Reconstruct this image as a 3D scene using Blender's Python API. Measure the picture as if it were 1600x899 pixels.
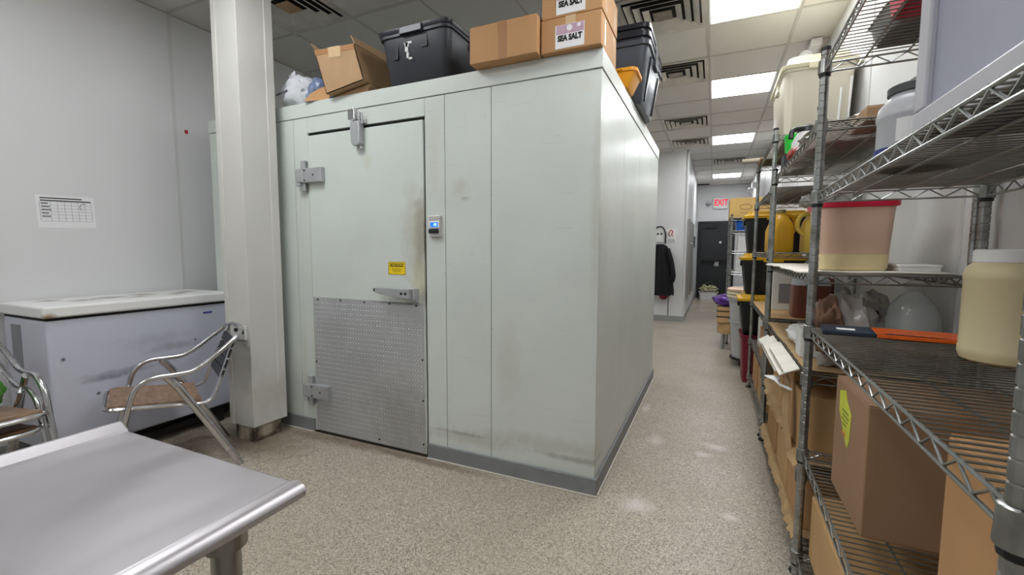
import bpy, bmesh, math, random
from math import sin, cos, pi, radians as R
from mathutils import Vector, Matrix, noise
for o in list(bpy.data.objects): bpy.data.objects.remove(o)
scene = bpy.context.scene
COL = scene.collection
random.seed(7)

# ------------------------------------------------------------------ camera, world, exposure
cam_d = bpy.data.cameras.new('camera'); cam = bpy.data.objects.new('camera', cam_d); COL.objects.link(cam)
cam_d.sensor_width = 36.0; cam_d.lens = 36.0*693.5/1600.0; cam_d.clip_start = .02
YAW, PITCH, ROLL = .425887, .081844, .002993
f = Vector((-sin(YAW)*cos(PITCH), cos(YAW)*cos(PITCH), -sin(PITCH)))
r0 = Vector((cos(YAW), sin(YAW), 0)); u0 = r0.cross(f)
r1 = r0*cos(ROLL)+u0*sin(ROLL); u1 = -r0*sin(ROLL)+u0*cos(ROLL)
m = Matrix((r1, u1, -f)).transposed().to_4x4(); m.translation = (0, 0, 1.25)
cam.matrix_world = m
scene.camera = cam
w = bpy.data.worlds.new('world'); scene.world = w; w.use_nodes = True
w.node_tree.nodes['Background'].inputs[0].default_value = (.8, .85, .9, 1)
w.node_tree.nodes['Background'].inputs[1].default_value = .02
scene.view_settings.view_transform = 'Standard'; scene.view_settings.look = 'None'
scene.view_settings.gamma = 1; scene.view_settings.use_curve_mapping = False
scene.view_settings.exposure = 0.36
LIGHT = 17.0          # radiance of the ceiling light diffusers
CEIL = 3.0

# ------------------------------------------------------------------ materials
def lin(c): return tuple(((v/255)/12.92 if v/255 <= .04045 else ((v/255+.055)/1.055)**2.4) for v in c)
MATS = {}
def mat(name, rgb, rough=.5, metal=0, var=0, scale=6, bump=0, bscale=60, trans=0, ior=1.45, alpha=1, emit=None, estr=0, spec=.5, rvar=0, stretch=None):
    if name in MATS: return MATS[name]
    m = bpy.data.materials.new(name); m.use_nodes = True; MATS[name] = m
    nt = m.node_tree; b = nt.nodes['Principled BSDF']; c = lin(rgb)
    b.inputs['Base Color'].default_value = (*c, 1); b.inputs['Roughness'].default_value = rough
    b.inputs['Metallic'].default_value = metal; b.inputs['Specular IOR Level'].default_value = spec
    b.inputs['Transmission Weight'].default_value = trans; b.inputs['IOR'].default_value = ior; b.inputs['Alpha'].default_value = alpha
    if emit: b.inputs['Emission Color'].default_value = (*lin(emit), 1); b.inputs['Emission Strength'].default_value = estr
    if var or bump or rvar:
        tc = nt.nodes.new('ShaderNodeTexCoord'); vec = tc.outputs['Object']
        if stretch:
            mp = nt.nodes.new('ShaderNodeMapping'); mp.inputs['Scale'].default_value = stretch; nt.links.new(vec, mp.inputs[0]); vec = mp.outputs[0]
    if var or rvar:
        n = nt.nodes.new('ShaderNodeTexNoise'); n.inputs['Scale'].default_value = scale; n.inputs['Detail'].default_value = 6
        nt.links.new(vec, n.inputs['Vector'])
    if var:
        rp = nt.nodes.new('ShaderNodeMapRange'); rp.inputs[1].default_value = .3; rp.inputs[2].default_value = .7
        rp.inputs[3].default_value = 1-var; rp.inputs[4].default_value = 1+var
        mx = nt.nodes.new('ShaderNodeVectorMath'); mx.operation = 'SCALE'; mx.inputs[0].default_value = c
        nt.links.new(n.outputs[0], rp.inputs[0]); nt.links.new(rp.outputs[0], mx.inputs['Scale']); nt.links.new(mx.outputs[0], b.inputs['Base Color'])
    if rvar:
        rr = nt.nodes.new('ShaderNodeMapRange'); rr.inputs[1].default_value = .3; rr.inputs[2].default_value = .7
        rr.inputs[3].default_value = max(.02, rough-rvar); rr.inputs[4].default_value = min(1, rough+rvar)
        nt.links.new(n.outputs[0], rr.inputs[0]); nt.links.new(rr.outputs[0], b.inputs['Roughness'])
    if bump:
        n2 = nt.nodes.new('ShaderNodeTexNoise'); n2.inputs['Scale'].default_value = bscale; n2.inputs['Detail'].default_value = 3
        nt.links.new(vec, n2.inputs['Vector'])
        bp = nt.nodes.new('ShaderNodeBump'); bp.inputs['Strength'].default_value = bump; bp.inputs['Distance'].default_value = .01
        nt.links.new(n2.outputs[0], bp.inputs['Height']); nt.links.new(bp.outputs[0], b.inputs['Normal'])
    return m

def N(nt, t, **k):
    n = nt.nodes.new(t)
    for a, v in k.items(): setattr(n, a, v)
    return n
def math_n(nt, op, a, b=None, clamp=False):
    n = N(nt, 'ShaderNodeMath', operation=op); n.use_clamp = clamp
    for i, v in enumerate((a, b)):
        if v is None: continue
        if isinstance(v, (int, float)): n.inputs[i].default_value = v
        else: nt.links.new(v, n.inputs[i])
    return n.outputs[0]
def mixc(nt, fac, a, b):
    n = N(nt, 'ShaderNodeMix', data_type='RGBA')
    for i, v in ((0, fac), (6, a), (7, b)):
        if isinstance(v, tuple): n.inputs[i].default_value = (*v, 1)
        elif isinstance(v, (int, float)): n.inputs[i].default_value = v
        else: nt.links.new(v, n.inputs[i])
    return n.outputs[2]
def blot(nt, pos, cx, cy, cz, sx, sy, sz, nz):
    """1 inside a noisy ellipsoid around a point of the world, 0 outside"""
    s = N(nt, 'ShaderNodeVectorMath', operation='SUBTRACT'); nt.links.new(pos, s.inputs[0]); s.inputs[1].default_value = (cx, cy, cz)
    d = N(nt, 'ShaderNodeVectorMath', operation='DIVIDE'); nt.links.new(s.outputs[0], d.inputs[0]); d.inputs[1].default_value = (sx, sy, sz)
    l = N(nt, 'ShaderNodeVectorMath', operation='LENGTH'); nt.links.new(d.outputs[0], l.inputs[0])
    v = math_n(nt, 'ADD', l.outputs['Value'], nz)
    mr = N(nt, 'ShaderNodeMapRange'); mr.inputs[1].default_value = 1.25; mr.inputs[2].default_value = .3; mr.inputs[3].default_value = 0; mr.inputs[4].default_value = 1
    nt.links.new(v, mr.inputs[0]); return mr.outputs[0]
def noise_n(nt, pos, scale, detail=4, amp=1, off=0):
    n = N(nt, 'ShaderNodeTexNoise'); n.inputs['Scale'].default_value = scale; n.inputs['Detail'].default_value = detail; nt.links.new(pos, n.inputs['Vector'])
    return math_n(nt, 'MULTIPLY_ADD', n.outputs[0], amp) if False else math_n(nt, 'ADD', math_n(nt, 'MULTIPLY', n.outputs[0], amp), off)

def floor_mat():
    m = bpy.data.materials.new('flake_epoxy_floor'); m.use_nodes = True; nt = m.node_tree; b = nt.nodes['Principled BSDF']
    g = N(nt, 'ShaderNodeNewGeometry'); pos = g.outputs['Position']
    v = N(nt, 'ShaderNodeTexVoronoi'); v.inputs['Scale'].default_value = 210; nt.links.new(pos, v.inputs['Vector'])
    sep = N(nt, 'ShaderNodeSeparateColor'); nt.links.new(v.outputs['Color'], sep.inputs[0])
    ramp = N(nt, 'ShaderNodeValToRGB'); e = ramp.color_ramp.elements; ramp.color_ramp.interpolation = 'CONSTANT'
    e[0].position = 0; e[0].color = (*lin((118, 108, 94)), 1); e[1].position = .12; e[1].color = (*lin((154, 143, 126)), 1)
    for p, c in ((.35, (174, 163, 146)), (.62, (186, 177, 161)), (.86, (208, 201, 188)), (.96, (138, 134, 127))):
        q = e.new(p); q.color = (*lin(c), 1)
    nt.links.new(sep.outputs[0], ramp.inputs[0])
    big = noise_n(nt, pos, 1.6, 5)
    dirt = N(nt, 'ShaderNodeMapRange'); dirt.inputs[1].default_value = .4; dirt.inputs[2].default_value = .75; dirt.inputs[3].default_value = 0; dirt.inputs[4].default_value = .45
    nt.links.new(big, dirt.inputs[0])
    c = mixc(nt, dirt.outputs[0], ramp.outputs[0], lin((158, 147, 130)))
    nz = noise_n(nt, pos, 14, 5, 1.3, -.65)
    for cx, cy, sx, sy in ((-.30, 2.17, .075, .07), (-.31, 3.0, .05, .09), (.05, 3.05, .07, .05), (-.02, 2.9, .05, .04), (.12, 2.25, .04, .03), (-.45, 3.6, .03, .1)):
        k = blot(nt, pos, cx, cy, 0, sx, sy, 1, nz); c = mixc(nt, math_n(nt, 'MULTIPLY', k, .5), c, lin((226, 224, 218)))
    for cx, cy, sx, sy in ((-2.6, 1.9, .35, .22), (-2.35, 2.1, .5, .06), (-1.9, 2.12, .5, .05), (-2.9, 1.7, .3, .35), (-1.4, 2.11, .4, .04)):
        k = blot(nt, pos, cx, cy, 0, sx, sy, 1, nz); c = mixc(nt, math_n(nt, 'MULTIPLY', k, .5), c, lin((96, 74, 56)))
    nt.links.new(c, b.inputs['Base Color'])
    rr = N(nt, 'ShaderNodeMapRange'); rr.inputs[1].default_value = .3; rr.inputs[2].default_value = .7; rr.inputs[3].default_value = .28; rr.inputs[4].default_value = .5
    nt.links.new(big, rr.inputs[0]); nt.links.new(rr.outputs[0], b.inputs['Roughness'])
    bp = N(nt, 'ShaderNodeBump'); bp.inputs['Strength'].default_value = .12; bp.inputs['Distance'].default_value = .003
    nt.links.new(v.outputs['Distance'], bp.inputs['Height']); nt.links.new(bp.outputs[0], b.inputs['Normal'])
    return m

def stained_mat(name, rgb, rough, spots, base_dirt=None, speck=0, var=.03, scratches=0, metal=0, soft=1):
    """painted metal with stains at world places: spots = (x,y,z, sx,sy,sz, rgb, strength)"""
    m = bpy.data.materials.new(name); m.use_nodes = True; nt = m.node_tree; b = nt.nodes['Principled BSDF']
    b.inputs['Roughness'].default_value = rough; b.inputs['Metallic'].default_value = metal
    pos = N(nt, 'ShaderNodeNewGeometry').outputs['Position']
    n1 = noise_n(nt, pos, 2.2, 5); mr = N(nt, 'ShaderNodeMapRange'); mr.inputs[1].default_value = .3; mr.inputs[2].default_value = .7
    nt.links.new(n1, mr.inputs[0])
    d = tuple(v*(1-var*2.2) for v in lin(rgb)); u = tuple(min(1, v*(1+var)) for v in lin(rgb))
    c = mixc(nt, mr.outputs[0], d, u)
    nz = noise_n(nt, pos, 18, 6, 1.4, -.7)
    for (x, y, z, sx, sy, sz, col, st) in spots:
        k = blot(nt, pos, x, y, z, sx, sy, sz, nz); c = mixc(nt, math_n(nt, 'MULTIPLY', k, st*soft), c, lin(col))
    if speck:
        n2 = noise_n(nt, pos, 38, 2); k = N(nt, 'ShaderNodeMapRange'); k.inputs[1].default_value = .74; k.inputs[2].default_value = .77
        nt.links.new(n2, k.inputs[0]); c = mixc(nt, math_n(nt, 'MULTIPLY', k.outputs[0], speck), c, lin((70, 66, 58)))
    if scratches:
        mp = N(nt, 'ShaderNodeMapping'); mp.inputs['Scale'].default_value = (2.5, 2.5, 40); nt.links.new(pos, mp.inputs[0])
        n3 = noise_n(nt, mp.outputs[0], 2.0, 3); k = N(nt, 'ShaderNodeMapRange'); k.inputs[1].default_value = .66; k.inputs[2].default_value = .72
        nt.links.new(n3, k.inputs[0]); c = mixc(nt, math_n(nt, 'MULTIPLY', k.outputs[0], scratches), c, lin((150, 148, 138)))
    nt.links.new(c, b.inputs['Base Color']); return m

def groove_mat():
    m = bpy.data.materials.new('chrome_post'); m.use_nodes = True; nt = m.node_tree; b = nt.nodes['Principled BSDF']
    b.inputs['Metallic'].default_value = .9
    pos = N(nt, 'ShaderNodeTexCoord').outputs['Object']
    n = noise_n(nt, pos, 14, 5); k = N(nt, 'ShaderNodeMapRange'); k.inputs[1].default_value = .35; k.inputs[2].default_value = .7; nt.links.new(n, k.inputs[0])
    nt.links.new(mixc(nt, k.outputs[0], lin((176, 178, 178)), lin((128, 128, 122))), b.inputs['Base Color'])
    rr = N(nt, 'ShaderNodeMapRange'); rr.inputs[3].default_value = .2; rr.inputs[4].default_value = .42; nt.links.new(n, rr.inputs[0]); nt.links.new(rr.outputs[0], b.inputs['Roughness'])
    return m

M_FLOOR = floor_mat()
M_POST = groove_mat()
M_WIRE = mat('chrome_wire', (160, 162, 160), .3, .9, var=.12, scale=9)
M_WIRED = mat('dull_wire', (122, 120, 112), .42, .8, var=.2, scale=9)
M_WALL = mat('white_wall_panel', (217, 217, 217), .38, var=.015, scale=1.5, bump=.03, bscale=160)
M_SEAM = mat('white_trim_strip', (206, 206, 204), .4)
M_WALL2 = mat('white_painted_wall', (214, 215, 215), .45, var=.02, scale=1.2)
M_TILE = mat('ceiling_tile_vinyl', (210, 208, 203), .6, var=.03, scale=3, bump=.05, bscale=220)
M_GRID = mat('ceiling_grid_metal', (186, 184, 178), .5)
M_DIFF = mat('light_diffuser', (255, 255, 255), .5, emit=(250, 252, 255), estr=LIGHT)
M_LFRAME = mat('light_frame', (226, 226, 222), .4)
M_VENT = mat('vent_painted_metal', (204, 200, 192), .5, var=.18, scale=5)
M_VDARK = mat('vent_dark_throat', (38, 36, 33), .9)
M_KRAFT = mat('kraft_cardboard', (186, 143, 98), .75, var=.05, scale=5, bump=.06, bscale=40)
M_KRAFT2 = mat('pale_kraft_cardboard', (197, 160, 112), .75, var=.06, scale=5, bump=.06, bscale=40)
M_KRAFT3 = mat('brown_cardboard', (154, 122, 94), .72, var=.05, scale=4, bump=.06, bscale=30)
M_LINER = mat('worn_cardboard', (188, 158, 116), .8, var=.16, scale=7, bump=.1, bscale=25)
M_WLINER = mat('white_faced_cardboard', (225, 220, 208), .7, var=.1, scale=9, bump=.1, bscale=25)
M_TAPE = mat('brown_packing_tape', (166, 122, 84), .3)
M_CTAPE = mat('clear_packing_tape', (206, 178, 140), .2)
M_WHITE = mat('white_plastic', (226, 226, 224), .4, var=.03)
M_PAPER = mat('white_paper', (232, 232, 232), .7)
M_BLACK = mat('black_plastic', (24, 25, 27), .45, var=.1, scale=8)
M_INK = mat('black_ink', (26, 24, 24), .6)
M_GREYT = mat('charcoal_tote_plastic', (52, 55, 60), .42, var=.06, scale=4)
M_GREYT2 = mat('slate_tote_plastic', (74, 80, 88), .4, var=.06, scale=4)
M_LIDT = mat('dark_lid_plastic', (36, 37, 46), .35)
M_YEL = mat('yellow_lid_plastic', (226, 176, 30), .4, var=.05)
M_ORAN = mat('orange_yellow_plastic', (232, 160, 34), .4, var=.05)
M_RED = mat('red_lid_plastic', (204, 26, 62), .4)
M_ALU = mat('polished_aluminium', (205, 205, 207), .22, 1, var=.04, scale=12, rvar=.08)
M_STEEL = mat('brushed_stainless', (174, 171, 173), .42, 1, var=.05, scale=5, rvar=.05, stretch=(3, .8, 1))
M_STEELD = mat('stainless_leg', (150, 148, 140), .35, 1, var=.08)
M_HINGE = mat('cast_grey_metal', (178, 180, 182), .42, .45, var=.08, scale=15)
M_SCREW = mat('dark_screw', (48, 47, 46), .5, .6)
M_GASK = mat('black_gasket', (26, 28, 26), .8)
M_COVE = mat('grey_cove_base', (126, 128, 130), .5, var=.08, scale=8)
M_CAULK = mat('caulk_bead', (196, 190, 178), .6)

# ------------------------------------------------------------------ mesh builder
class MB:
    def __init__(s): s.v = []; s.f = []
    def _add(s, vs, fs):
        n = len(s.v); s.v += [tuple(p) for p in vs]; s.f += [tuple(i+n for i in q) for q in fs]; return s
    def box(s, x0, x1, y0, y1, z0, z1, T=None):
        vs = [Vector((x, y, z)) for z in (z0, z1) for x, y in ((x0, y0), (x1, y0), (x1, y1), (x0, y1))]
        if T: vs = [T @ p for p in vs]
        return s._add(vs, [(3, 2, 1, 0), (4, 5, 6, 7), (0, 1, 5, 4), (1, 2, 6, 5), (2, 3, 7, 6), (3, 0, 4, 7)])
    def loft(s, loops, cap0=True, cap1=True, closed=False):
        n = len(loops[0]); vs = [p for l in loops for p in l]; fs = []
        L = len(loops)
        for i in range(L if closed else L-1):
            a = i*n; b = ((i+1) % L)*n
            for k in range(n): fs.append((a+k, a+(k+1) % n, b+(k+1) % n, b+k))
        if not closed:
            if cap0: fs.append(tuple(range(n-1, -1, -1)))
            if cap1: fs.append(tuple(range((L-1)*n, L*n)))
        return s._add(vs, fs)
    def tube(s, pts, r, n=8, closed=False, flat=1.0, cap=True):
        pts = [Vector(p) for p in pts]; L = len(pts); loops = []; prev = None
        for i, p in enumerate(pts):
            a = pts[i-1] if (i > 0 or closed) else p; b = pts[(i+1) % L] if (i < L-1 or closed) else p
            t = (b-a).normalized()
            if prev is None:
                ref = Vector((0, 0, 1)) if abs(t.z) < .9 else Vector((1, 0, 0)); x = t.cross(ref).normalized()
            else:
                x = (prev-t*prev.dot(t)).normalized()
            y = t.cross(x); prev = x
            rr = r[i] if isinstance(r, (list, tuple)) else r
            loops.append([p+(x*cos(2*pi*k/n)*flat+y*sin(2*pi*k/n))*rr for k in range(n)])
        return s.loft(loops, cap, cap, closed)
    def cyl(s, a, b, r, n=12, r2=None): return s.tube([a, b], [r, r if r2 is None else r2], n)
    def lathe(s, prof, n=24, c=(0, 0), cap=True):
        return s.loft([[(c[0]+rr*cos(2*pi*k/n), c[1]+rr*sin(2*pi*k/n), z) for k in range(n)] for rr, z in prof], cap, cap)
    def prism(s, poly, y0, y1):      # polygon in xz, extruded along y (poly counter-clockwise seen from -y)
        return s.loft([[(x, y0, z) for x, z in poly], [(x, y1, z) for x, z in poly]])
    def mesh(s, name):
        me = bpy.data.meshes.new(name); me.from_pydata(s.v, [], s.f)
        bm = bmesh.new(); bm.from_mesh(me); bmesh.ops.recalc_face_normals(bm, faces=bm.faces); bm.to_mesh(me); bm.free()
        return me
    def build(s, name, material, parent=None, smooth=False, bevel=0, seg=2, loc=None, rot=None):
        return obj(name, s.mesh(name), material, parent, smooth, bevel, seg, loc, rot)
def obj(name, me, material=None, parent=None, smooth=False, bevel=0, seg=2, loc=None, rot=None):
    o = bpy.data.objects.new(name, me); COL.objects.link(o)
    if material and not me.materials: me.materials.append(material)
    if parent: o.parent = parent
    if smooth:
        for p in me.polygons: p.use_smooth = True
        md = o.modifiers.new('split', 'EDGE_SPLIT'); md.split_angle = R(40)
    if bevel:
        b = o.modifiers.new('bevel', 'BEVEL'); b.width = bevel; b.segments = seg; b.limit_method = 'ANGLE'; b.angle_limit = R(40)
    if loc: o.location = loc
    if rot: o.rotation_euler = rot
    return o
def tag(o, label=None, cat=None, group=None, kind=None):
    if label: o['label'] = label
    if cat: o['category'] = cat
    if group: o['group'] = group
    if kind: o['kind'] = kind
    return o
def thing(name, label, cat, loc=(0, 0, 0), rz=0, group=None):
    o = bpy.data.objects.new(name, None); COL.objects.link(o); o.location = loc; o.rotation_euler = (0, 0, rz); o.empty_display_size = .1
    return tag(o, label, cat, group)
def struct(o): o['kind'] = 'structure'; return o
def rrect(w, d, r, z, n=4, cx=0, cy=0):
    out = []
    for sx, sy, a0 in ((1, 1, 0), (-1, 1, 90), (-1, -1, 180), (1, -1, 270)):
        for k in range(n+1):
            a = R(a0+90*k/n); out.append((cx+sx*(w/2-r)+r*cos(a), cy+sy*(d/2-r)+r*sin(a), z))
    return out
def text(name, body, size, material, parent, loc, rot=(R(90), 0, 0), off=.0, sx=1):
    cu = bpy.data.curves.new('t', 'FONT'); cu.body = body; cu.size = size; cu.align_x = 'CENTER'; cu.align_y = 'CENTER'; cu.extrude = .0004; cu.offset = off
    cu.resolution_u = 3
    t = bpy.data.objects.new('t', cu); COL.objects.link(t)
    bpy.context.view_layer.update()
    me = bpy.data.meshes.new_from_object(t.evaluated_get(bpy.context.evaluated_depsgraph_get()))
    bpy.data.objects.remove(t); bpy.data.curves.remove(cu); me.name = name; me.materials.clear()
    o = obj(name, me, material, parent, loc=loc, rot=rot); o.scale = (sx, 1, 1); return o
def catmull(pts, n=5):
    pts = [Vector(p) for p in pts]; P = [pts[0]*2-pts[1]]+pts+[pts[-1]*2-pts[-2]]; out = []
    for i in range(1, len(P)-2):
        for k in range(n):
            t = k/n; a, b, c, d = P[i-1:i+3]
            out.append(.5*((2*b)+(c-a)*t+(2*a-5*b+4*c-d)*t*t+(3*b-a-3*c+d)*t**3))
    return out+[pts[-1]]
def blob(name, rad, material, parent=None, seed=0, crumple=.25, freq=2.5, flat=0, sub=4, loc=(0, 0, 0), rot=None):
    """a crumpled bag: a displaced ball, its base flattened at z=0"""
    bm = bmesh.new(); bmesh.ops.create_icosphere(bm, subdivisions=sub, radius=1)
    for v in bm.verts:
        d = v.co.normalized(); q = d*freq+Vector((seed*3.1, seed*1.7, seed*.9))
        k = 1+crumple*(noise.noise(q)+.55*abs(noise.noise(q*2.3))+.3*noise.noise(q*5))
        p = d*k; p = Vector((p.x*rad[0], p.y*rad[1], p.z*rad[2]))
        p.z = max(p.z, -rad[2]*(1-flat)); v.co = p+Vector((0, 0, rad[2]*(1-flat)))
    me = bpy.data.meshes.new(name); bm.to_mesh(me); bm.free()
    return obj(name, me, material, parent, smooth=True, loc=loc, rot=rot)

# ------------------------------------------------------------------ the setting
XL, XR, YN, YF, YB, XB = -3.765, .80, -2.6, 13.1, 8.4, -.46
fl = struct(MB().box(XL-.1, XR+.1, YN-.1, YF+.1, -.1, 0).build('floor', M_FLOOR))
def wall(name, b, m=M_WALL): return struct(MB().box(*b).build(name, m))
wl = wall('wall_left', (XL-.12, XL, YN-.1, YB, 0, CEIL+.06))
wr = wall('wall_right', (XR, XR+.12, YN-.1, YF+.1, 0, CEIL+.06))
wall('wall_front', (XL-.1, XR+.1, YN-.12, YN, 0, CEIL+.06), M_WALL2)
wb = wall('wall_back', (XB-.1, XR+.1, YF, YF+.12, 0, CEIL+.06), M_WALL2)
wc = wall('wall_corridor', (XL-.1, XB, YB, YF+.1, 0, CEIL+.06), M_WALL2)
sm = MB().box(-.002, .004, -.012, .012, 0, CEIL).mesh('panel_seam')
for y in (-1.57, -.35, .87, 2.09, 3.31, 4.53, 5.75, 6.97): obj('panel_seam', sm, M_SEAM, wl, loc=(XL, y, 0))
sm2 = MB().box(-.004, .002, -.01, .01, 0, CEIL).mesh('panel_seam')
for y in (-1.55, -.33, .89, 2.11, 3.33, 4.55, 5.77, 6.99, 8.21, 9.43): obj('panel_seam', sm2, M_SEAM, wr, loc=(XR, y, 0))
M_MARK = mat('red_mark', (170, 20, 40), .6)
tag(MB().box(0, .002, -.012, .012, -.014, .014).build('red_sticker', M_MARK, loc=(XL, 2.17, 2.165)), 'tiny red sticker stuck high on the white left wall', 'sticker')
M_BASE = mat('grey_baseboard', (150, 152, 150), .5)
for nm, b in (('baseboard_left', (XL, XL+.012, YN, YB, 0, .1)), ('baseboard_corridor', (XL, XB+.012, YB-.012, YB, 0, .1)), ('baseboard_corridor_side', (XB, XB+.012, YB, YF, 0, .1)), ('baseboard_right', (XR-.012, XR, YN, YF, 0, .1))):
    struct(MB().box(*b).build(nm, M_BASE))
struct(MB().box(XB-.02, XB+.012, YB-.012, YB+.02, .1, CEIL).build('trim_1', M_SEAM, bevel=.004))

# ceiling: T-bar grid with every tile laid in
TS = .61
cols = [XL+TS*i for i in range(8)]            # -3.765 ... .505
rows = [-2.585+TS*0-.0+i*TS for i in range(26)]
rows = [3.905-TS*10+i*TS for i in range(26)]  # 3.905 is a grid line
cg = MB().box(XL-.1, XR+.1, YN-.1, YF+.1, CEIL+.03, CEIL+.08)
for x in cols: cg.box(x-.012, x+.012, YN, YF, CEIL-.002, CEIL+.004)
for y in rows: cg.box(XL, XR, y-.012, y+.012, CEIL-.0015, CEIL+.0035)
ce = struct(cg.build('ceiling', M_GRID))
light_cells = [(6, 3.295), (6, 5.125), (6, 7.565), (6, 11.225), (6, 1.465), (2, .855), (4, -.365), (2, -1.585), (2, 5.735)]
vent_cells = [(5, 3.295), (5, 4.515), (5, 6.345), (5, 7.565), (6, 9.395), (1, 2.075)]
used = {(c, round(y, 2)) for c, y in light_cells+vent_cells}
tm = MB().box(.011, TS-.011, .011, TS-.011, .003, .016).mesh('ceiling_tile')
tm2 = MB().box(.011, XR-.505, .011, TS-.011, .003, .016).mesh('ceiling_tile')
for i, x in enumerate(cols):
    for y in rows[:-1]:
        if any(i == c_ and abs(y-y_) < .1 for c_, y_ in light_cells+vent_cells) or (x < XB-.3 and y > YB): continue
        obj('ceiling_tile', tm2 if i == 7 else tm, M_TILE, ce, loc=(x, y, CEIL))

ln = ['square ceiling light nearest the camera above the aisle, cut by the frame top', 'second square ceiling light along the aisle, above the yellowed lidded tote', 'third square ceiling light along the aisle, before the corridor corner',
      'smallest, farthest square ceiling light in front of the exit sign', 'square ceiling light above the near end of the shelving', 'square ceiling light above the aluminium armchair', 'square ceiling light above the worktable', 'square ceiling light in the near left corner', 'square ceiling light behind the walk-in cooler']
def ring(a0, z0, a1, z1, t=.003):
    sq = lambda a, z: [(-a, -a, z), (a, -a, z), (a, a, z), (-a, a, z)]
    return MB().loft([sq(a0, z0), sq(a1, z1), sq(a1, z1+t), sq(a0, z0+t)], closed=True)
lf = ring(.296, .0, .283, .004, .012).mesh('frame'); ld = MB().box(-.285, .285, -.285, .285, .004, .012).mesh('diffuser')
for (c, y), lab in zip(light_cells, ln):
    t = thing('ceiling_light', lab, 'light', (cols[c]+TS/2, y+TS/2, CEIL-.003), group='square ceiling lights')
    obj('frame', lf, M_LFRAME, t); obj('diffuser', ld, M_DIFF, t)
M_FOIL = mat('crumpled_foil', (150, 140, 128), .35, .7, var=.3, scale=12, bump=.6, bscale=14)
M_TANC = mat('tan_centre_plate', (176, 146, 112), .7, var=.2, scale=10)
vn = ['nearest square ceiling vent above the cooler corner with foil-covered centre', 'second square ceiling vent beside the dark totes', 'third square ceiling vent above the far end of the cooler', 'fourth square ceiling vent against the corridor wall',
      'small far square ceiling vent in line with the lights', 'square ceiling vent beside the white column with a tan centre plate']
vb = MB().box(-.28, .28, -.28, .28, .026, .029).mesh('throat'); vo = ring(.3, 0, .264, .004, .004).mesh('outer_frame')
vr = [ring(a, -.008, a-.042, .012, .003).mesh('louvre') for a in (.25, .192, .132)]
vc = MB().box(-.066, .066, -.066, .066, -.004, .0).mesh('centre_plate')
for i, ((c, y), lab) in enumerate(zip(vent_cells, vn)):
    t = thing('ceiling_vent', lab, 'vent', (cols[c]+TS/2, y+TS/2, CEIL-.006), group='square ceiling vents')
    obj('throat', vb, M_VDARK, t); obj('outer_frame', vo, M_VENT, t)
    for q in vr: obj('louvre', q, M_VENT, t)
    me = vc if i else vc
    o = obj('centre_plate', me.copy(), M_TANC if i == 5 else M_FOIL, t)
gr = thing('air_grille', 'narrow dark air grille where the far ceiling meets the corridor wall', 'vent', (-.33, 12.75, CEIL-.004))
MB().box(-.16, .16, -.07, .07, -.006, 0).build('frame', M_SCREW, gr)
for k in range(5): MB().box(-.14, .14, -.055+k*.025, -.045+k*.025, -.012, -.004).build('slat', M_VDARK, gr)

# far exit door, exit sign, corridor steel door
M_DOOR = mat('black_painted_door', (38, 40, 43), .45, var=.06, scale=4)
M_DOORF = mat('black_door_frame', (30, 31, 33), .5)
d = struct(MB().box(-.36, .42, YF-.035, YF-.002, .02, 2.0).build('door_1', M_DOOR, bevel=.004))
MB().box(-.42, -.365, YF-.05, YF, 0, 2.06).box(.425, .48, YF-.05, YF, 0, 2.06).box(-.365, .425, YF-.05, YF, 2.005, 2.06).build('door_frame', M_DOORF, d)
MB().box(-.3, .36, YF-.1, YF-.06, .99, 1.04).box(-.3, -.25, YF-.06, YF-.03, .97, 1.06).box(.3, .36, YF-.06, YF-.03, .97, 1.06).build('panic_bar', M_SCREW, d)
MB().cyl((.14, YF-.06, 1.5), (.14, YF-.03, 1.5), .03, 14).build('viewer', M_WHITE, d, smooth=True)
MB().box(-.25, .05, YF-.1, YF-.04, 1.88, 1.95).box(-.1, .1, YF-.13, YF-.1, 1.95, 1.965).build('door_closer', M_DOORF, d)
MB().box(.02, .12, YF-.06, YF-.035, .86, .98).cyl((.0, YF-.08, .9), (.12, YF-.08, .9), .012).build('lever', M_HINGE, d)
ex = thing('exit_sign', 'white exit sign with red letters above the black far door', 'sign', (.1, YF-.05, 2.38))
MB().box(-.17, .17, -.02, .045, 0, .29).build('housing', M_WHITE, ex, bevel=.01)
M_REDL = mat('red_sign_letters', (225, 30, 60), .5, emit=(230, 30, 60), estr=.5)
text('lettering', 'EXIT', .22, M_REDL, ex, (.02, -.024, .155), off=.006, sx=.72)
lampm = MB().lathe([(.02, 0), (.05, .01), (.055, .05), (.045, .07)], 14)
for k, z in enumerate((.14,)):
    h = lampm.build('lamp_head', M_HINGE, ex, smooth=True, loc=(-.27, 0, z), rot=(R(70), 0, 0))
MB().cyl((-.27, .01, .17), (-.17, .02, .17), .012).build('arm', M_WHITE, ex)
em = thing('emergency_light', 'white twin emergency light on the ceiling edge above the yellowed tote', 'light', (.70, 4.55, 2.945))
MB().box(-.04, .04, -.09, .09, -.01, .052).build('housing', M_WHITE, em, bevel=.01)
for s in (-1, 1): MB().lathe([(.015, 0), (.05, .015), (.055, .05), (.045, .065)], 14).build('lamp_head', M_WHITE, em, smooth=True, loc=(-.06, s*.08, -.06), rot=(R(20), R(200), 0))
em2 = thing('emergency_light', 'small far emergency light high on the right wall near the exit', 'light', (XR-.05, 11.2, 2.7))
MB().box(-.05, .05, -.13, .13, -.05, .06).build('housing', M_WHITE, em2, bevel=.01)
for s in (-1, 1): MB().lathe([(.015, 0), (.05, .015), (.055, .05), (.045, .065)], 14).build('lamp_head', M_WHITE, em2, smooth=True, loc=(-.06, s*.08, -.06), rot=(R(20), R(200), 0))
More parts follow.
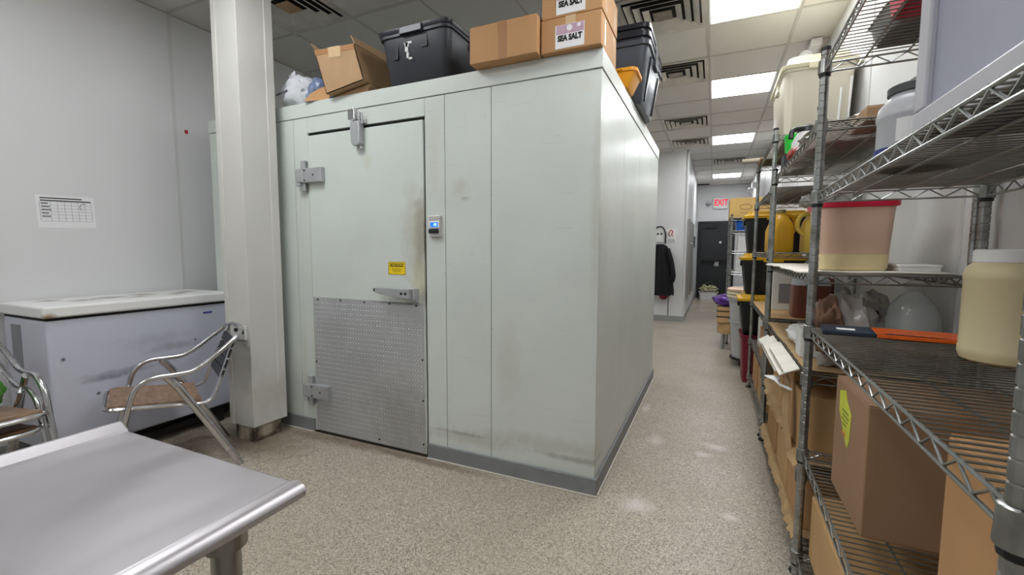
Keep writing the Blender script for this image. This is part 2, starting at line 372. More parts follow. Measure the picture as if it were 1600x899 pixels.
d2 = struct(MB().box(XB+.002, XB+.03, 8.75, 10.6, .38, 1.85).build('door_2', M_STEEL, bevel=.004))
for y in (8.75, 9.65, 10.56): MB().box(XB+.03, XB+.045, y, y+.04, .38, 1.85).build('edge_strip', M_STEELD, d2)
MB().tube([(XB+.03, 9.55, .9), (XB+.07, 9.55, .92), (XB+.07, 9.55, 1.4), (XB+.03, 9.55, 1.42)], .012).build('handle', M_STEEL, d2, smooth=True)
tag(MB().box(XB, XB+.025, 11.6, 11.75, 1.35, 1.62).build('switch_box', M_BLACK, bevel=.004), 'slim black switch box on the corridor wall by the far door', 'switch')

# things hung on the corridor wall
M_CLOTH = mat('black_cloth', (20, 20, 24), .85, bump=.2, bscale=30)
j = thing('jacket', 'black jacket hanging on the corridor wall beside the cooler', 'jacket', (-.87, YB-.09, 1.38))
loops = []
for z, wd, dp in ((0, .05, .03), (-.03, .11, .05), (-.1, .15, .07), (-.3, .17, .09), (-.5, .2, .1), (-.7, .23, .11), (-.86, .25, .12), (-.9, .245, .11)):
    loops.append([(wd*cos(2*pi*k/28)*(1+.05*sin(k*2.1)), -.05+dp*.5*sin(2*pi*k/28)*(1+.35*sin(k*2.6+z*2)), z+.02*sin(k*1.3)*(z < -.8)) for k in range(28)])
MB().loft(loops).build('body', M_CLOTH, j, smooth=True)
MB().tube([(.0, .09, -.012), (.0, -.02, -.012), (.0, -.03, .01)], .008, 8).build('hanging_peg', M_HINGE, j)
sl = MB().tube(catmull([(.12, -.06, -.08), (.19, -.07, -.3), (.23, -.07, -.55), (.21, -.06, -.66)]), .045, 10); sl.build('sleeve', M_CLOTH, j, smooth=True)
sl = MB().tube(catmull([(-.12, -.06, -.08), (-.19, -.07, -.3), (-.23, -.07, -.55), (-.21, -.06, -.66)]), .045, 10); sl.build('sleeve', M_CLOTH, j, smooth=True)
blob('lining', (.07, .03, .06), mat('dark_red_cloth', (120, 16, 40), .8), j, 3, .2, loc=(.08, -.05, -.98))
hk = thing('hook_plate', 'white hook plate with black strap above the black jacket', 'hook', (-.9, YB-.01, 1.41))
MB().box(-.08, .08, -.012, .01, .0, .26).build('plate', M_WHITE, hk, bevel=.02, seg=3)
MB().tube(catmull([(.1, -.02, -.02), (.1, -.02, .15), (.05, -.02, .27), (-.05, -.02, .27), (-.1, -.02, .15), (-.1, -.02, -.02)]), .012, 6).build('strap', M_BLACK, hk, smooth=True)
for s in (-.03, .03): MB().box(s-.015, s+.015, -.018, -.01, .14, .17).build('slot', M_SCREW, hk)
sg = thing('safety_sign', 'small white sign with red symbol on the corridor wall', 'sign', (-.7, YB-.004, 1.45))
MB().box(-.08, .08, -.003, .003, -.03, .2).build('panel', M_PAPER, sg)
MB().tube(catmull([(-.03, -.006, .07), (-.045, -.006, .13), (-.01, -.006, .18), (.02, -.006, .15), (.0, -.006, .1), (.03, -.006, .08)]), .008, 6).build('red_symbol', M_MARK, sg)
MB().box(-.06, .06, -.005, -.003, -.015, .0).box(-.06, .05, -.005, -.003, .015, .025).build('grey_print', mat('grey_print', (140, 140, 142), .6), sg)
tag(MB().tube([(-.72, YB-.016, .46), (-.72, YB-.016, .1)], .006, 8).build('conduit', M_SCREW), 'thin dark cable running down the corridor wall below the jacket', 'cable')

# ------------------------------------------------------------------ walk-in cooler
CX0, CX1, CY0, CY1, CH = -3.47, -.516, 2.162, 4.5, 2.21
WH = (206, 212, 206)
BR = (120, 104, 76)
M_COOL = stained_mat('cooler_white_enamel', WH, .35, [
    (-.75, 2.16, .22, .45, .2, .05, (150, 140, 116), .55), (-1.25, 2.16, .17, .3, .2, .04, (150, 138, 110), .6), (-.62, 2.16, .17, .22, .2, .018, (84, 72, 56), .8),
    (-1.3, 2.16, .19, .2, .2, .012, (90, 76, 58), .7), (-1.0, 2.16, .65, .07, .2, .22, (176, 172, 140), .5), (-1.3, 2.16, 1.6, .06, .2, .05, (168, 160, 130), .55),
    (-1.27, 2.16, 1.54, .03, .2, .012, (100, 90, 74), .7), (-.53, 2.16, 1.45, .03, .2, .5, (160, 158, 120), .5), (-.6, 2.16, 2.05, .05, .2, .04, (190, 186, 160), .5), (-1.47, 2.16, 1.8, .04, .2, .25, (190, 188, 164), .5),
    (-2.55, 2.16, .5, .03, .2, .4, (186, 184, 160), .5)], speck=.35, scratches=.16, soft=.5)
M_CDOOR = stained_mat('cooler_door_enamel', (207, 214, 208), .35, [
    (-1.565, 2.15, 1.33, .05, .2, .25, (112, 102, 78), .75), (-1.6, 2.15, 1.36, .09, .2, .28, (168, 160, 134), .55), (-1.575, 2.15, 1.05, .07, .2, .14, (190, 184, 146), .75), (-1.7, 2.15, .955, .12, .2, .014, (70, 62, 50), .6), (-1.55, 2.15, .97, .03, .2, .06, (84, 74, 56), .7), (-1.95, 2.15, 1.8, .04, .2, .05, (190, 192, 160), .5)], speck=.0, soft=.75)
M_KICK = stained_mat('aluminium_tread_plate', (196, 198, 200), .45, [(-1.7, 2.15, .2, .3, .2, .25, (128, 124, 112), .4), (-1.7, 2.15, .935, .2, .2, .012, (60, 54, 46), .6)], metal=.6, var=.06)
ck = thing('walk_in_cooler', 'white enamelled walk-in cooler with a hinged door and tread-plate kick panel', 'cooler', (0, 0, 0))
def part(name, b, m, parent=ck, bevel=.0015): return MB().box(*b).build(name, m, parent, bevel=bevel)
part('core', (CX0+.02, CX1-.02, CY0+.014, CY1-.01, .0, CH-.01), M_GASK)
zb, zt = .004, 2.117
for x0, x1 in ((CX0, -2.588), (-1.396, -1.1075), (-1.1045, CX1)): part('wall_panel', (x0, x1, CY0, CY0+.02, zb, zt), M_COOL)
part('door_jamb', (-2.585, -2.458, CY0, CY0+.02, zb, zt), M_COOL); part('door_jamb', (-1.531, -1.399, CY0, CY0+.02, zb, zt), M_COOL)
part('door_header', (-2.457, -1.5325, CY0, CY0+.02, 2.018, zt), M_COOL)
ys = [CY0+.021, 2.77, 3.38, 3.99, CY1]
for a, b in zip(ys, ys[1:]): part('wall_panel', (CX1-.02, CX1, a+.0015, b-.0015, zb, zt), M_COOL)
part('wall_panel', (CX0, CX1-.021, CY1-.02, CY1, zb, zt), M_COOL); part('wall_panel', (CX0, CX0+.02, CY0+.021, CY1-.021, zb, zt), M_COOL)
part('fascia', (CX0-.004, CX1+.006, CY0-.006, CY0+.03, 2.1195, CH), M_COOL, bevel=.003)
part('fascia', (CX1-.03, CX1+.006, CY0+.031, 3.2, 2.1195, CH), M_COOL, bevel=.003); part('fascia', (CX1-.03, CX1+.006, 3.203, CY1, 2.1195, CH), M_COOL, bevel=.003)
part('fascia', (CX0-.004, CX0+.03, CY0+.031, CY1, 2.1195, CH), M_COOL, bevel=.003)
part('roof', (CX0+.03, CX1-.03, CY0+.03, CY1, CH-.03, CH-.001), M_COOL)
def cove(pts):   # profile swept along a run: foot flares outwards
    o = []
    return o
for b in ((CX0, -2.47, CY0-.014, CY0, 0, .092), (-1.53, CX1+.014, CY0-.014, CY0, 0, .092), (CX1, CX1+.014, CY0, CY1, 0, .092)): part('cove_base', b, M_COVE, bevel=.004)
for b in ((CX0, -2.47, CY0-.022, CY0-.012, 0, .008), (-1.53, CX1+.022, CY0-.022, CY0-.012, 0, .008), (CX1+.012, CX1+.022, CY0, CY1, 0, .008)): part('caulk_bead', b, M_CAULK)
part('threshold', (-2.47, -1.53, CY0-.006, CY0+.02, 0, .012), mat('dark_threshold', (60, 54, 46), .6, .4))
dr = part('door', (-2.449, -1.541, CY0-.008, CY0+.012, .018, 1.997), M_CDOOR, bevel=.003)
kp = MB().box(-2.444, -1.546, CY0-.0105, CY0-.008, .022, .94)
row = 0; z = .035
while z < .93:
    x = -2.432+(row % 2)*.011
    while x < -1.56:
        s = 1 if row % 2 else -1; a = R(45)*s; cx, cz = x+.004, z
        dx, dz = cos(a)*.0085, sin(a)*.0085; nx, nz = -sin(a)*.0022, cos(a)*.0022; y0, y1 = CY0-.0104, CY0-.0122
        kp._add([(cx-dx, y0, cz-dz), (cx+nx, y0, cz+nz), (cx+dx, y0, cz+dz), (cx-nx, y0, cz-nz), (cx, y1, cz)], [(0, 4, 1), (1, 4, 2), (2, 4, 3), (3, 4, 0)]); x += .022
    z += .0155; row += 1
kp.build('kick_plate', M_KICK, dr)
for x, z in ((-2.40, .925), (-2.2, .928), (-2.0, .925), (-1.8, .927), (-1.6, .925), (-2.43, .5), (-1.56, .6), (-1.56, .35), (-1.9, .05), (-1.56, .08)):
    MB().cyl((x, CY0-.0105, z), (x, CY0-.014, z), .006, 8).build('screw', M_SCREW, dr)
for z in (1.738, .297):
    h = MB().box(-2.528, -2.305, CY0-.042, CY0-.008, z-.047, z+.047).box(-2.5, -2.462, CY0-.03, CY0, z+.047, z+.1).box(-2.5, -2.462, CY0-.03, CY0, z-.1, z-.047).box(-2.525, -2.49, CY0-.05, CY0-.02, z-.068, z-.047)
    h.box(-2.53, -2.47, CY0-.046, CY0-.004, z-.042, z+.042)
    h.build('hinge', M_HINGE, dr, bevel=.004)
    for x, dz in ((-2.45, .032), (-2.45, -.032), (-2.375, .0)): MB().cyl((x, CY0-.042, z+dz), (x, CY0-.0445, z+dz), .006, 8).build('screw', M_SCREW, dr)
cl = MB().prism([(-2.042, 1.998), (-2.036, 1.9), (-2.02, 1.885), (-1.985, 1.885), (-1.972, 1.9), (-1.97, 1.99), (-1.975, 2.03), (-2.04, 2.03)], CY0-.055, CY0-.008)
cl.box(-1.985, -1.97, CY0-.04, CY0-.01, 1.865, 1.885)
cl.build('door_closer', M_HINGE, dr, bevel=.006)
cb = MB().box(-2.05, -2.0, CY0-.06, CY0, 2.04, 2.1).cyl((-2.015, CY0-.045, 2.03), (-2.015, CY0-.045, 2.11), .012).cyl((-1.985, CY0-.03, 2.02), (-1.985, CY0-.03, 2.09), .006).cyl((-1.965, CY0-.03, 2.01), (-1.965, CY0-.03, 2.085), .006).box(-2.0, -1.955, CY0-.02, CY0, 2.02, 2.05)
cb.build('closer_bracket', M_ALU, ck, bevel=.003)
hd = MB().box(-1.66, -1.583, CY0-.055, CY0-.008, .962, 1.03).box(-1.64, -1.58, CY0-.03, CY0-.008, .945, .965)
hd.loft([[(x, y, z) for y, z in ((CY0-.08, c-hh), (CY0-.055, c-hh), (CY0-.055, c+hh), (CY0-.08, c+hh))] for x, c, hh in ((-1.6, .998, .03), (-1.68, 1.0, .029), (-1.78, 1.008, .022), (-1.83, 1.012, .019), (-1.855, 1.015, .014))])
hd.build('handle', M_HINGE, dr, bevel=.004)
for x in (-1.655, -1.625): MB().cyl((x, CY0-.08, 1.0), (x, CY0-.083, 1.0), .008, 10).build('screw', M_SCREW, dr)
MB().cyl((-1.85, CY0-.066, 1.014), (-1.868, CY0-.066, 1.014), .011, 10).build('handle_tip', M_SCREW, dr)
M_CAUT = mat('caution_yellow', (240, 208, 20), .45)
st = thing('caution_sticker', 'yellow and black caution sticker on the cooler door above the handle', 'sticker', (-1.741, CY0-.0085, 1.145))
MB().box(-.064, .064, -.001, 0, -.039, .039).build('sheet', M_CAUT, st)
hz = MB()
for k in range(9):
    x = -.06+k*.0142
    for z0 in (-.039, .034): hz._add([(x, -.0012, z0), (x+.006, -.0012, z0), (x+.010, -.0012, z0+.005), (x+.004, -.0012, z0+.005)], [(0, 1, 2, 3)])
for k in range(5):
    z = -.036+k*.0145
    for x0 in (-.064, .058): hz._add([(x0, -.0012, z), (x0+.006, -.0012, z+.004), (x0+.006, -.0012, z+.010), (x0, -.0012, z+.006)], [(0, 1, 2, 3)])
hz.build('hazard_border', M_INK, st)
MB().box(-.05, .05, -.0016, -.0008, .008, .029).build('black_band', M_INK, st)
text('lettering', 'CAUTION', .021, M_CAUT, st, (0, -.0018, .0185), off=.0004)
MB().box(-.04, .04, -.0013, -.0009, -.006, -.003).box(-.035, .038, -.0013, -.0009, -.014, -.011).box(-.03, .03, -.0013, -.0009, -.022, -.019).build('small_print', mat('dark_yellow_print', (150, 128, 20), .5), st)
th = thing('digital_thermometer', 'small silver thermometer with blue display beside the cooler door', 'thermometer', (-1.459, CY0-.001, 1.39))
MB().box(-.037, .037, -.02, 0, -.06, .06).build('plate', mat('silver_plate', (196, 194, 190), .35, .4), th, bevel=.003)
MB().box(-.033, .033, -.024, -.018, -.012, .03).build('bezel', M_WHITE, th, bevel=.002)
MB().box(-.024, .026, -.0255, -.022, -.004, .022).build('display', mat('blue_display', (30, 90, 190), .2, emit=(40, 120, 235), estr=.8), th)
MB().box(.0, .018, -.0265, -.0252, .001, .017).build('digits', mat('pale_digits', (150, 200, 255), .3, emit=(150, 205, 255), estr=.9), th)
MB().box(-.035, .03, -.034, -.018, -.04, -.014).build('knob', M_BLACK, th, bevel=.006)

# ------------------------------------------------------------------ column
cm = stained_mat('column_white_enamel', (208, 207, 201), .42, [(-2.66, 1.95, .3, .2, .2, .12, (186, 182, 166), .5)], var=.02)
cl = thing('support_column', 'tall white boxed-in column standing in front of the cooler', 'column', (-2.77, 1.955, 0))
MB().box(-.11, .11, -.11, .11, .105, CEIL).build('casing', cm, cl, bevel=.003)
MB().box(-.115, -.078, -.116, -.108, .105, CEIL).build('cover_strip', cm, cl, bevel=.001)
MB().box(.108, .116, .075, .13, .105, CEIL).build('cover_strip', cm, cl, bevel=.001)
M_STUB = stained_mat('dirty_plinth', (176, 166, 146), .7, [(-2.68, 1.86, .05, .05, .05, .08, (40, 30, 22), .9), (-2.68, 2.05, .04, .05, .08, .08, (46, 34, 26), .9), (-2.68, 1.95, .0, .1, .2, .03, (60, 46, 34), .8), (-2.86, 1.86, .06, .04, .05, .08, (40, 30, 22), .9)], var=.15, speck=.6)
MB().box(-.09, .09, -.095, .1, 0, .105).build('plinth', M_STUB, cl)
ob = thing('outlet_box', 'small white outlet box low on the column behind the chair', 'outlet', (-2.755, 1.842, .72))
MB().box(-.075, .07, -.012, .002, -.04, .05).build('housing', M_WHITE, ob, bevel=.004)
MB().box(-.03, .03, -.016, -.012, .012, .032).box(.048, .06, -.016, -.012, .0, .03).build('socket', M_SCREW, ob)

# ------------------------------------------------------------------ chest freezer and wall notice
M_FRZ = stained_mat('freezer_grey_enamel', (196, 198, 210), .35, [
    (-3.21, 1.72, .62, .1, .18, .03, (128, 130, 138), .5), (-3.21, 1.45, .52, .1, .22, .022, (110, 112, 120), .5), (-3.21, 1.35, .5, .1, .12, .015, (70, 72, 80), .5), (-3.21, 1.62, .68, .1, .2, .05, (160, 162, 170), .4),
    (-3.21, 1.16, .65, .05, .012, .012, (30, 30, 30), .9), (-3.21, 1.84, .64, .05, .01, .01, (30, 30, 30), .9), (-3.21, 1.55, .33, .05, .012, .012, (40, 40, 40), .9), (-3.21, 1.3, .42, .05, .01, .01, (40, 40, 40), .9)], var=.02)
M_FLID = stained_mat('freezer_lid_white', (232, 232, 230), .35, [(-3.45, 1.35, .945, .06, .08, .2, (120, 104, 84), .8), (-3.5, 1.5, .945, .07, .09, .2, (96, 84, 70), .8), (-3.4, 1.62, .945, .05, .08, .2, (130, 110, 84), .8), (-3.55, 1.7, .945, .08, .08, .2, (110, 96, 80), .8), (-3.42, 1.85, .945, .06, .06, .2, (120, 100, 70), .8), (-3.6, 1.25, .945, .06, .06, .2, (130, 120, 104), .8), (-3.2, 1.11, .89, .03, .03, .02, (150, 112, 60), .9), (-3.5, 1.95, .945, .08, .06, .2, (120, 100, 76), .8)], var=.02)
fz = thing('chest_freezer', 'pale grey chest freezer with a white lid against the left wall', 'freezer', (-3.475, 1.6, 0))
MB().box(-.255, .255, -.5, .5, .125, .87).build('body', M_FRZ, fz, bevel=.015, seg=3)
ldp = MB().box(-.275, .275, -.515, .515, .884, .947); ldp.build('lid', M_FLID, fz, bevel=.012, seg=3)
MB().box(-.25, .25, -.495, .495, .868, .886).build('gasket', M_GASK, fz)
MB().box(.2545, .257, .3, .36, .81, .822).build('badge', mat('blue_badge', (60, 70, 150), .4), fz)
MB().box(-.16, -.04, -.5015, -.499, .58, .83).build('side_slab', mat('side_shadow_grey', (128, 130, 134), .5), fz)  # thin grey plate standing in for a shadow on the freezer's end
for y in (-.4, .38): MB().box(-.22, .22, y-.05, y+.05, 0, .125).build('skid', M_BLACK, fz)
MB().box(.2, .225, -.45, .45, .05, .085).build('rail', M_SCREW, fz)
for y in (-.3, .3): MB().box(-.277, -.255, y-.04, y+.04, .82, .93).build('lid_hinge', M_HINGE, fz)
pn = thing('wall_notice', 'white printed schedule sheet taped to the left wall above the freezer', 'notice', (XL, 1.43, 1.49))
M_LINE = mat('grey_ink', (90, 90, 96), .7)
T = Matrix.Rotation(R(2), 4, 'X')
MB().box(.0005, .0012, -.14, .14, -.1, .1, T).build('sheet', M_PAPER, pn)
g = MB()
for k in range(7): g.box(.0012, .0016, -.12, .125, .06-k*.02-.0006, .06-k*.02+.0006, T)
for k in range(7): g.box(.0012, .0016, -.075+k*.0333-.0006, -.075+k*.0333+.0006, -.06, .06, T)
g.box(.0012, .0016, -.125, -.1235, -.06, .06, T); g.build('ruled_grid', M_LINE, pn)
g = MB().box(.0012, .0016, -.12, .08, .079, .086, T).box(.0012, .0016, -.12, .125, .064, .071, T)
for k in range(5): g.box(.0012, .0016, -.118, -.085+.006*(k % 3), .047-k*.02, .053-k*.02, T)
g.build('printed_lines', M_INK, pn)
MB().tube([(.002, .085+.02*cos(a), .035+.022*sin(a)) for a in [R(60+k*22) for k in range(9)]], .0016, 5).build('pen_mark', M_LINE, pn)

# ------------------------------------------------------------------ aluminium armchairs
M_CSEAT = mat('brown_mottled_panel', (140, 112, 88), .4, var=.35, scale=14, stretch=(1, 3, 1))
M_SLAT = mat('dark_slat', (38, 40, 44), .45)
chair_cache = {}
def chair(label, loc, rz, seat=True, group='aluminium armchairs'):
    t = thing('armchair', label, 'chair', loc, rz, group)
    if not chair_cache:
        half = [(.25, .21, 0), (.25, .165, .25), (.25, .115, .46), (.25, .09, .53), (.25, .05, .57), (.252, 0, .585), (.253, -.08, .585), (.252, -.15, .592), (.25, -.22, .63), (.24, -.31, .7), (.215, -.375, .753), (.15, -.405, .778), (.07, -.415, .784), (0, -.417, .785)]
        full = half+[(-x, y, z) for x, y, z in reversed(half[:-1])]
        chair_cache['arm_frame'] = MB().tube(catmull(full, 4), .0135, 10).mesh('arm_frame')
        chair_cache['leg'] = [MB().tube([(s*.236, -.04, .58), (s*.238, -.085, .52), (s*.242, -.22, .27), (s*.248, -.36, .0)], .019, 12, flat=.7).mesh('leg') for s in (-1, 1)]
        hs = [(.0, .215, .44), (.14, .215, .44), (.195, .2, .44), (.215, .16, .438), (.215, .0, .42), (.213, -.14, .40), (.21, -.2, .395), (.205, -.245, .415), (.195, -.275, .48), (.185, -.31, .57), (.175, -.35, .68), (.17, -.385, .765)]
        full = [(-x, y, z) for x, y, z in reversed(hs[1:])]+hs
        chair_cache['seat_frame'] = MB().tube(catmull(full, 4), .0115, 8).mesh('seat_frame')
        chair_cache['brace'] = MB().tube([(.2, -.19, .398), (-.2, -.19, .398)], .008, 8).mesh('brace')
        chair_cache['slat'] = []
        for k in range(4):
            z = .535+k*.058; y = -.297-(z-.535)*.36; T = Matrix.Translation((0, y, z)) @ Matrix.Rotation(R(20), 4, 'X')
            chair_cache['slat'].append(MB().box(-.2+k*.004, .2-k*.004, -.006, .006, -.0255, .0255, T).mesh('slat'))
        chair_cache['seat'] = MB().loft([[(-.205, y, z), (.205, y, z), (.205, y, z+.014), (-.205, y, z+.014)] for y, z in ((-.19, .404), (-.05, .418), (.1, .434), (.17, .444), (.2, .442))]).mesh('seat')
    c = chair_cache
    obj('arm_frame', c['arm_frame'], M_ALU, t, smooth=not c['arm_frame'].materials)
    obj('seat_frame', c['seat_frame'], M_ALU, t, smooth=True)
    for m_ in c['leg']: obj('leg', m_, M_ALU, t, smooth=True)
    obj('brace', c['brace'], M_ALU, t)
    for m_ in c['slat']: obj('slat', m_, M_SLAT, t)
    if seat: tag(obj('seat', c['seat'], M_CSEAT, t), 'brown mottled seat panel')
    for p in t.children:
        if p.name.startswith(('arm_frame',)):
            for q in p.data.polygons: q.use_smooth = True
    return t
chair('aluminium armchair with dark back slats and brown seat in front of the freezer', (-2.86, 1.41, 0), math.atan2(.42, -.9)+0)
chair('lower of two stacked aluminium armchairs at the left edge', (-2.945, .68, 0), R(-90), group='stacked aluminium armchairs')
chair('upper of two stacked aluminium armchairs at the left edge', (-2.91, .69, .075), R(-90), group='stacked aluminium armchairs')
M_GREEN = mat('green_plastic', (70, 130, 40), .5)
gb = thing('green_bag', 'green plastic bag on the stacked chairs at the left edge', 'bag', (-3.0, .74, .515))
blob('bag', (.1, .12, .09), M_GREEN, gb, 2, .25, loc=(0, 0, 0))

# ------------------------------------------------------------------ stainless worktable
tb = thing('worktable', 'stainless steel worktable with rolled edge and backsplash in the foreground', 'table', (-.852, -.285, 0))
MB().box(-.26, .231, -.78, .78, .846, .87).build('top', M_STEEL, tb, bevel=.006, seg=3)
edge = [(.23, .8705), (.243, .87), (.252, .866), (.257, .858), (.255, .849), (.248, .843), (.238, .842), (.23, .846)]
MB().prism(edge, -.78, .782).build('rolled_edge', M_STEEL, tb, smooth=True)
bs = [(-.258, .866), (-.262, .873), (-.284, .886), (-.294, .886), (-.294, .84), (-.262, .84)]
MB().prism(bs, -.78, .78).build('backsplash', M_STEEL, tb, smooth=False, bevel=.003)
for a, b in ((-.7, -.62), (.5, .58)): MB().box(-.24, .12, a, b, .815, .846).build('crossmember', M_STEELD, tb)
for x in (-.24, .19):
    for y in (-.7, .69):
        MB().lathe([(.019, .03), (.0205, .05), (.0205, .80), (.03, .802), (.03, .838)], 18).build('leg', M_STEELD, tb, smooth=True, loc=(x, y, 0))
        MB().lathe([(.012, 0), (.022, .005), (.024, .03), (.015, .04)], 14).build('foot', M_SCREW, tb, smooth=True, loc=(x, y, 0))
MB().box(-.23, .18, -.69, .68, .24, .255).build('undershelf', M_STEELD, tb)

# ------------------------------------------------------------------ cartons and totes
def carton(label, loc, dims, rz=0, m=M_KRAFT, name='cardboard_box', tape=M_TAPE, axis='x', group=None, flaps=True, cat='box'):
    w, d, h = dims; t = thing(name, label, cat, loc, rz, group)
    MB().box(-w/2, w/2, -d/2, d/2, 0, h-.003).build('body', m, t, bevel=.004, seg=2)
    if flaps:
        if axis == 'x':
            for a, b in ((-d/2+.002, -.001), (.001, d/2-.002)): MB().box(-w/2+.002, w/2-.002, a, b, h-.004, h).build('flap', m, t, bevel=.001)
        else:
            for a, b in ((-w/2+.002, -.001), (.001, w/2-.002)): MB().box(a, b, -d/2+.002, d/2-.002, h-.004, h).build('flap', m, t, bevel=.001)
    if tape:
        if axis == 'x':
            MB().box(-w/2-.0006, w/2+.0006, -.025, .025, h-.06, h+.0006).build('tape', tape, t)
        else:
            MB().box(-.025, .025, -d/2-.0006, d/2+.0006, h-.06, h+.0006).build('tape', tape, t)
    return t
def tote(label, loc, dims, rz=0, m=M_GREYT, ml=M_LIDT, lid=True, taper=.1, ribs=3, name='storage_tote', group=None, lidh=.035, rr=.04, over=.018, rim=True):
    w, d, h = dims; t = thing(name, label, 'tote', loc, rz, group); hb = h-(lidh if lid else 0)
    k = 1-taper; wall_t = .006
    L = [rrect(w*k-.02, d*k-.02, rr, 0), rrect(w*k, d*k, rr, .012), rrect(w*(1-taper*.12), d*(1-taper*.12), rr, hb-.04)]
    if rim: L += [rrect(w*(1-taper*.12), d*(1-taper*.12), rr, hb-.03), rrect(w+.012, d+.012, rr, hb-.028), rrect(w+.012, d+.012, rr, hb)]
    else: L += [rrect(w, d, rr, hb)]
    if not lid: L += [rrect(w-.014, d-.014, rr, hb), rrect(w*k-.014, d*k-.014, rr, .012)]
    MB().loft(L).build('body', m, t, smooth=True)
    for s in (-1, 1):
        for q in range(ribs):
            u = (q-(ribs-1)/2)*.3
            if ribs: 
                wx = w*u; T0 = w*0
                y0, y1 = s*(d*k/2), s*(d*(1-taper*.12)/2)
                MB().loft([[(wx-.03, y0-s*.004, .03), (wx+.03, y0-s*.004, .03), (wx+.03, y0+s*.005, .03), (wx-.03, y0+s*.005, .03)], [(wx-.032, y1-s*.004, hb-.05), (wx+.032, y1-s*.004, hb-.05), (wx+.032, y1+s*.005, hb-.05), (wx-.032, y1+s*.005, hb-.05)]]).build('rib', m, t)
    for s in (-1, 1):
        MB().box(s*(w/2)-.012, s*(w/2)+.012, -.07, .07, hb-.07, hb-.028).build('handle', m, t, bevel=.004)
    if lid:
        MB().loft([rrect(w+over, d+over, rr, hb-.012), rrect(w+over+.008, d+over+.008, rr, hb), rrect(w+over+.008, d+over+.008, rr, hb+.012), rrect(w+over-.012, d+over-.012, rr, hb+.018), rrect(w-.03, d-.03, rr, hb+.018), rrect(w-.05, d-.05, rr, h), ]).build('lid', ml, t, smooth=True)
        for s in (-1, 1): MB().box(-w*.16, w*.16, s*(d+over)/2-.012, s*(d+over)/2+.014, hb-.03, hb+.01).build('latch', ml, t, bevel=.004)
    return t

# on top of the cooler
BL = MB().loft([rrect(.3, .24, .05, 0), rrect(.33, .26, .06, .05), rrect(.31, .22, .07, .13), rrect(.24, .1, .045, .2), rrect(.2, .03, .012, .235)])
bg = thing('plastic_bag', 'white and blue plastic packet on the cooler roof beside the column', 'bag', (-2.585, 2.3, CH), R(5))
M_PBAG = mat('white_film', (214, 216, 220), .3, var=.05, bump=.3, bscale=18); M_BBAG = mat('blue_film', (120, 138, 172), .3, var=.2, scale=10, bump=.3, bscale=18)
blob('packet', (.14, .12, .12), M_PBAG, bg, 5, .2, 2.2, .05, loc=(-.05, 0, 0))
blob('blue_side', (.08, .11, .1), M_BBAG, bg, 8, .25, 2.2, .05, loc=(.11, .01, 0))
MB().tube(catmull([(-.1, -.03, .19), (-.11, -.02, .24), (-.09, -.03, .27)]), [.03]*5+[.03, .02, .018, .012, .008, .004], 8).build('twisted_corner', M_PBAG, bg, smooth=True)
MB().box(-.12, -.02, -.001, .001, -.006, .006).build('print_line', M_LINE, bg, loc=(-.04, -.13, .11), rot=(R(-8), R(-12), 0))
bx = thing('cardboard_scrap', 'small torn brown cardboard piece between the packet and the open box', 'cardboard', (-2.37, 2.15, CH), R(12))
MB().loft([[(-.08, 0, 0), (.1, 0, 0), (.1, .006, 0), (-.08, .006, 0)], [(-.06, .04, .06), (.11, .03, .07), (.11, .036, .07), (-.06, .046, .06)], [(-.02, .07, .1), (.1, .06, .12), (.1, .066, .12), (-.02, .076, .1)]]).build('sheet', M_KRAFT, bx)
ob_ = thing('open_cardboard_box', 'battered open cardboard box leaning on the cooler roof', 'box', (-2.07, 2.11, CH))
fq = [(-.155, .008), (.145, .05), (.075, .268), (-.245, .284)]
def quad_slab(pts, y0, y1): return MB().loft([[(x, y0, z) for x, z in pts], [(x, y1, z) for x, z in pts]])
M_OBOX = mat('battered_kraft', (172, 140, 104), .75, var=.1, scale=6, bump=.15, bscale=14)
def panel4(p, q, t=.005):   # wall between two front points, running back in y
    (x0, z0), (x1, z1) = p, q; nx, nz = -(z1-z0), (x1-x0); l = math.hypot(nx, nz); nx, nz = nx/l*t, nz/l*t
    return quad_slab([(x0, z0), (x1, z1), (x1+nx, z1+nz), (x0+nx, z0+nz)], 0, .36)
quad_slab(fq, 0, .006).build('front_panel', M_OBOX, ob_)
quad_slab(fq, .354, .36).build('back_panel', M_OBOX, ob_)
panel4(fq[0], fq[1]).build('base_panel', M_OBOX, ob_); panel4(fq[1], fq[2]).build('side_slab', M_OBOX, ob_); panel4(fq[3], fq[0]).build('side_slab', M_OBOX, ob_)
MB().loft([[(.075, .006, .268), (.08, .006, .268), (.08, .354, .268), (.075, .354, .268)], [(.03, .02, .33), (.036, .02, .33), (.036, .35, .34), (.03, .35, .34)]]).build('flap', M_OBOX, ob_)
MB().loft([[(-.245, .01, .284), (-.24, .01, .284), (-.24, .2, .284), (-.245, .2, .284)], [(-.268, -.01, .325), (-.262, -.01, .325), (-.262, .03, .325), (-.268, .03, .325)]]).build('flap', M_OBOX, ob_)
quad_slab([(-.125, .22), (-.03, .21), (-.03, .275), (-.13, .28)], -.002, 0).build('tape', M_CTAPE, ob_)
quad_slab([(-.235, .25), (.08, .235), (.075, .267), (-.245, .283)], -.0015, 0).build('tape', M_TAPE, ob_)
MB().prism([(-.15, .001), (.13, .001), (.145, .045), (-.1, .009)], .05, .3).build('crushed_corner', M_OBOX, ob_)
t1 = tote('large charcoal lidded tote on the cooler roof between cardboard boxes', (-1.575, 2.415, CH), (.47, .6, .31), m=M_GREYT, ml=M_LIDT, taper=.12, ribs=0, rr=.05)
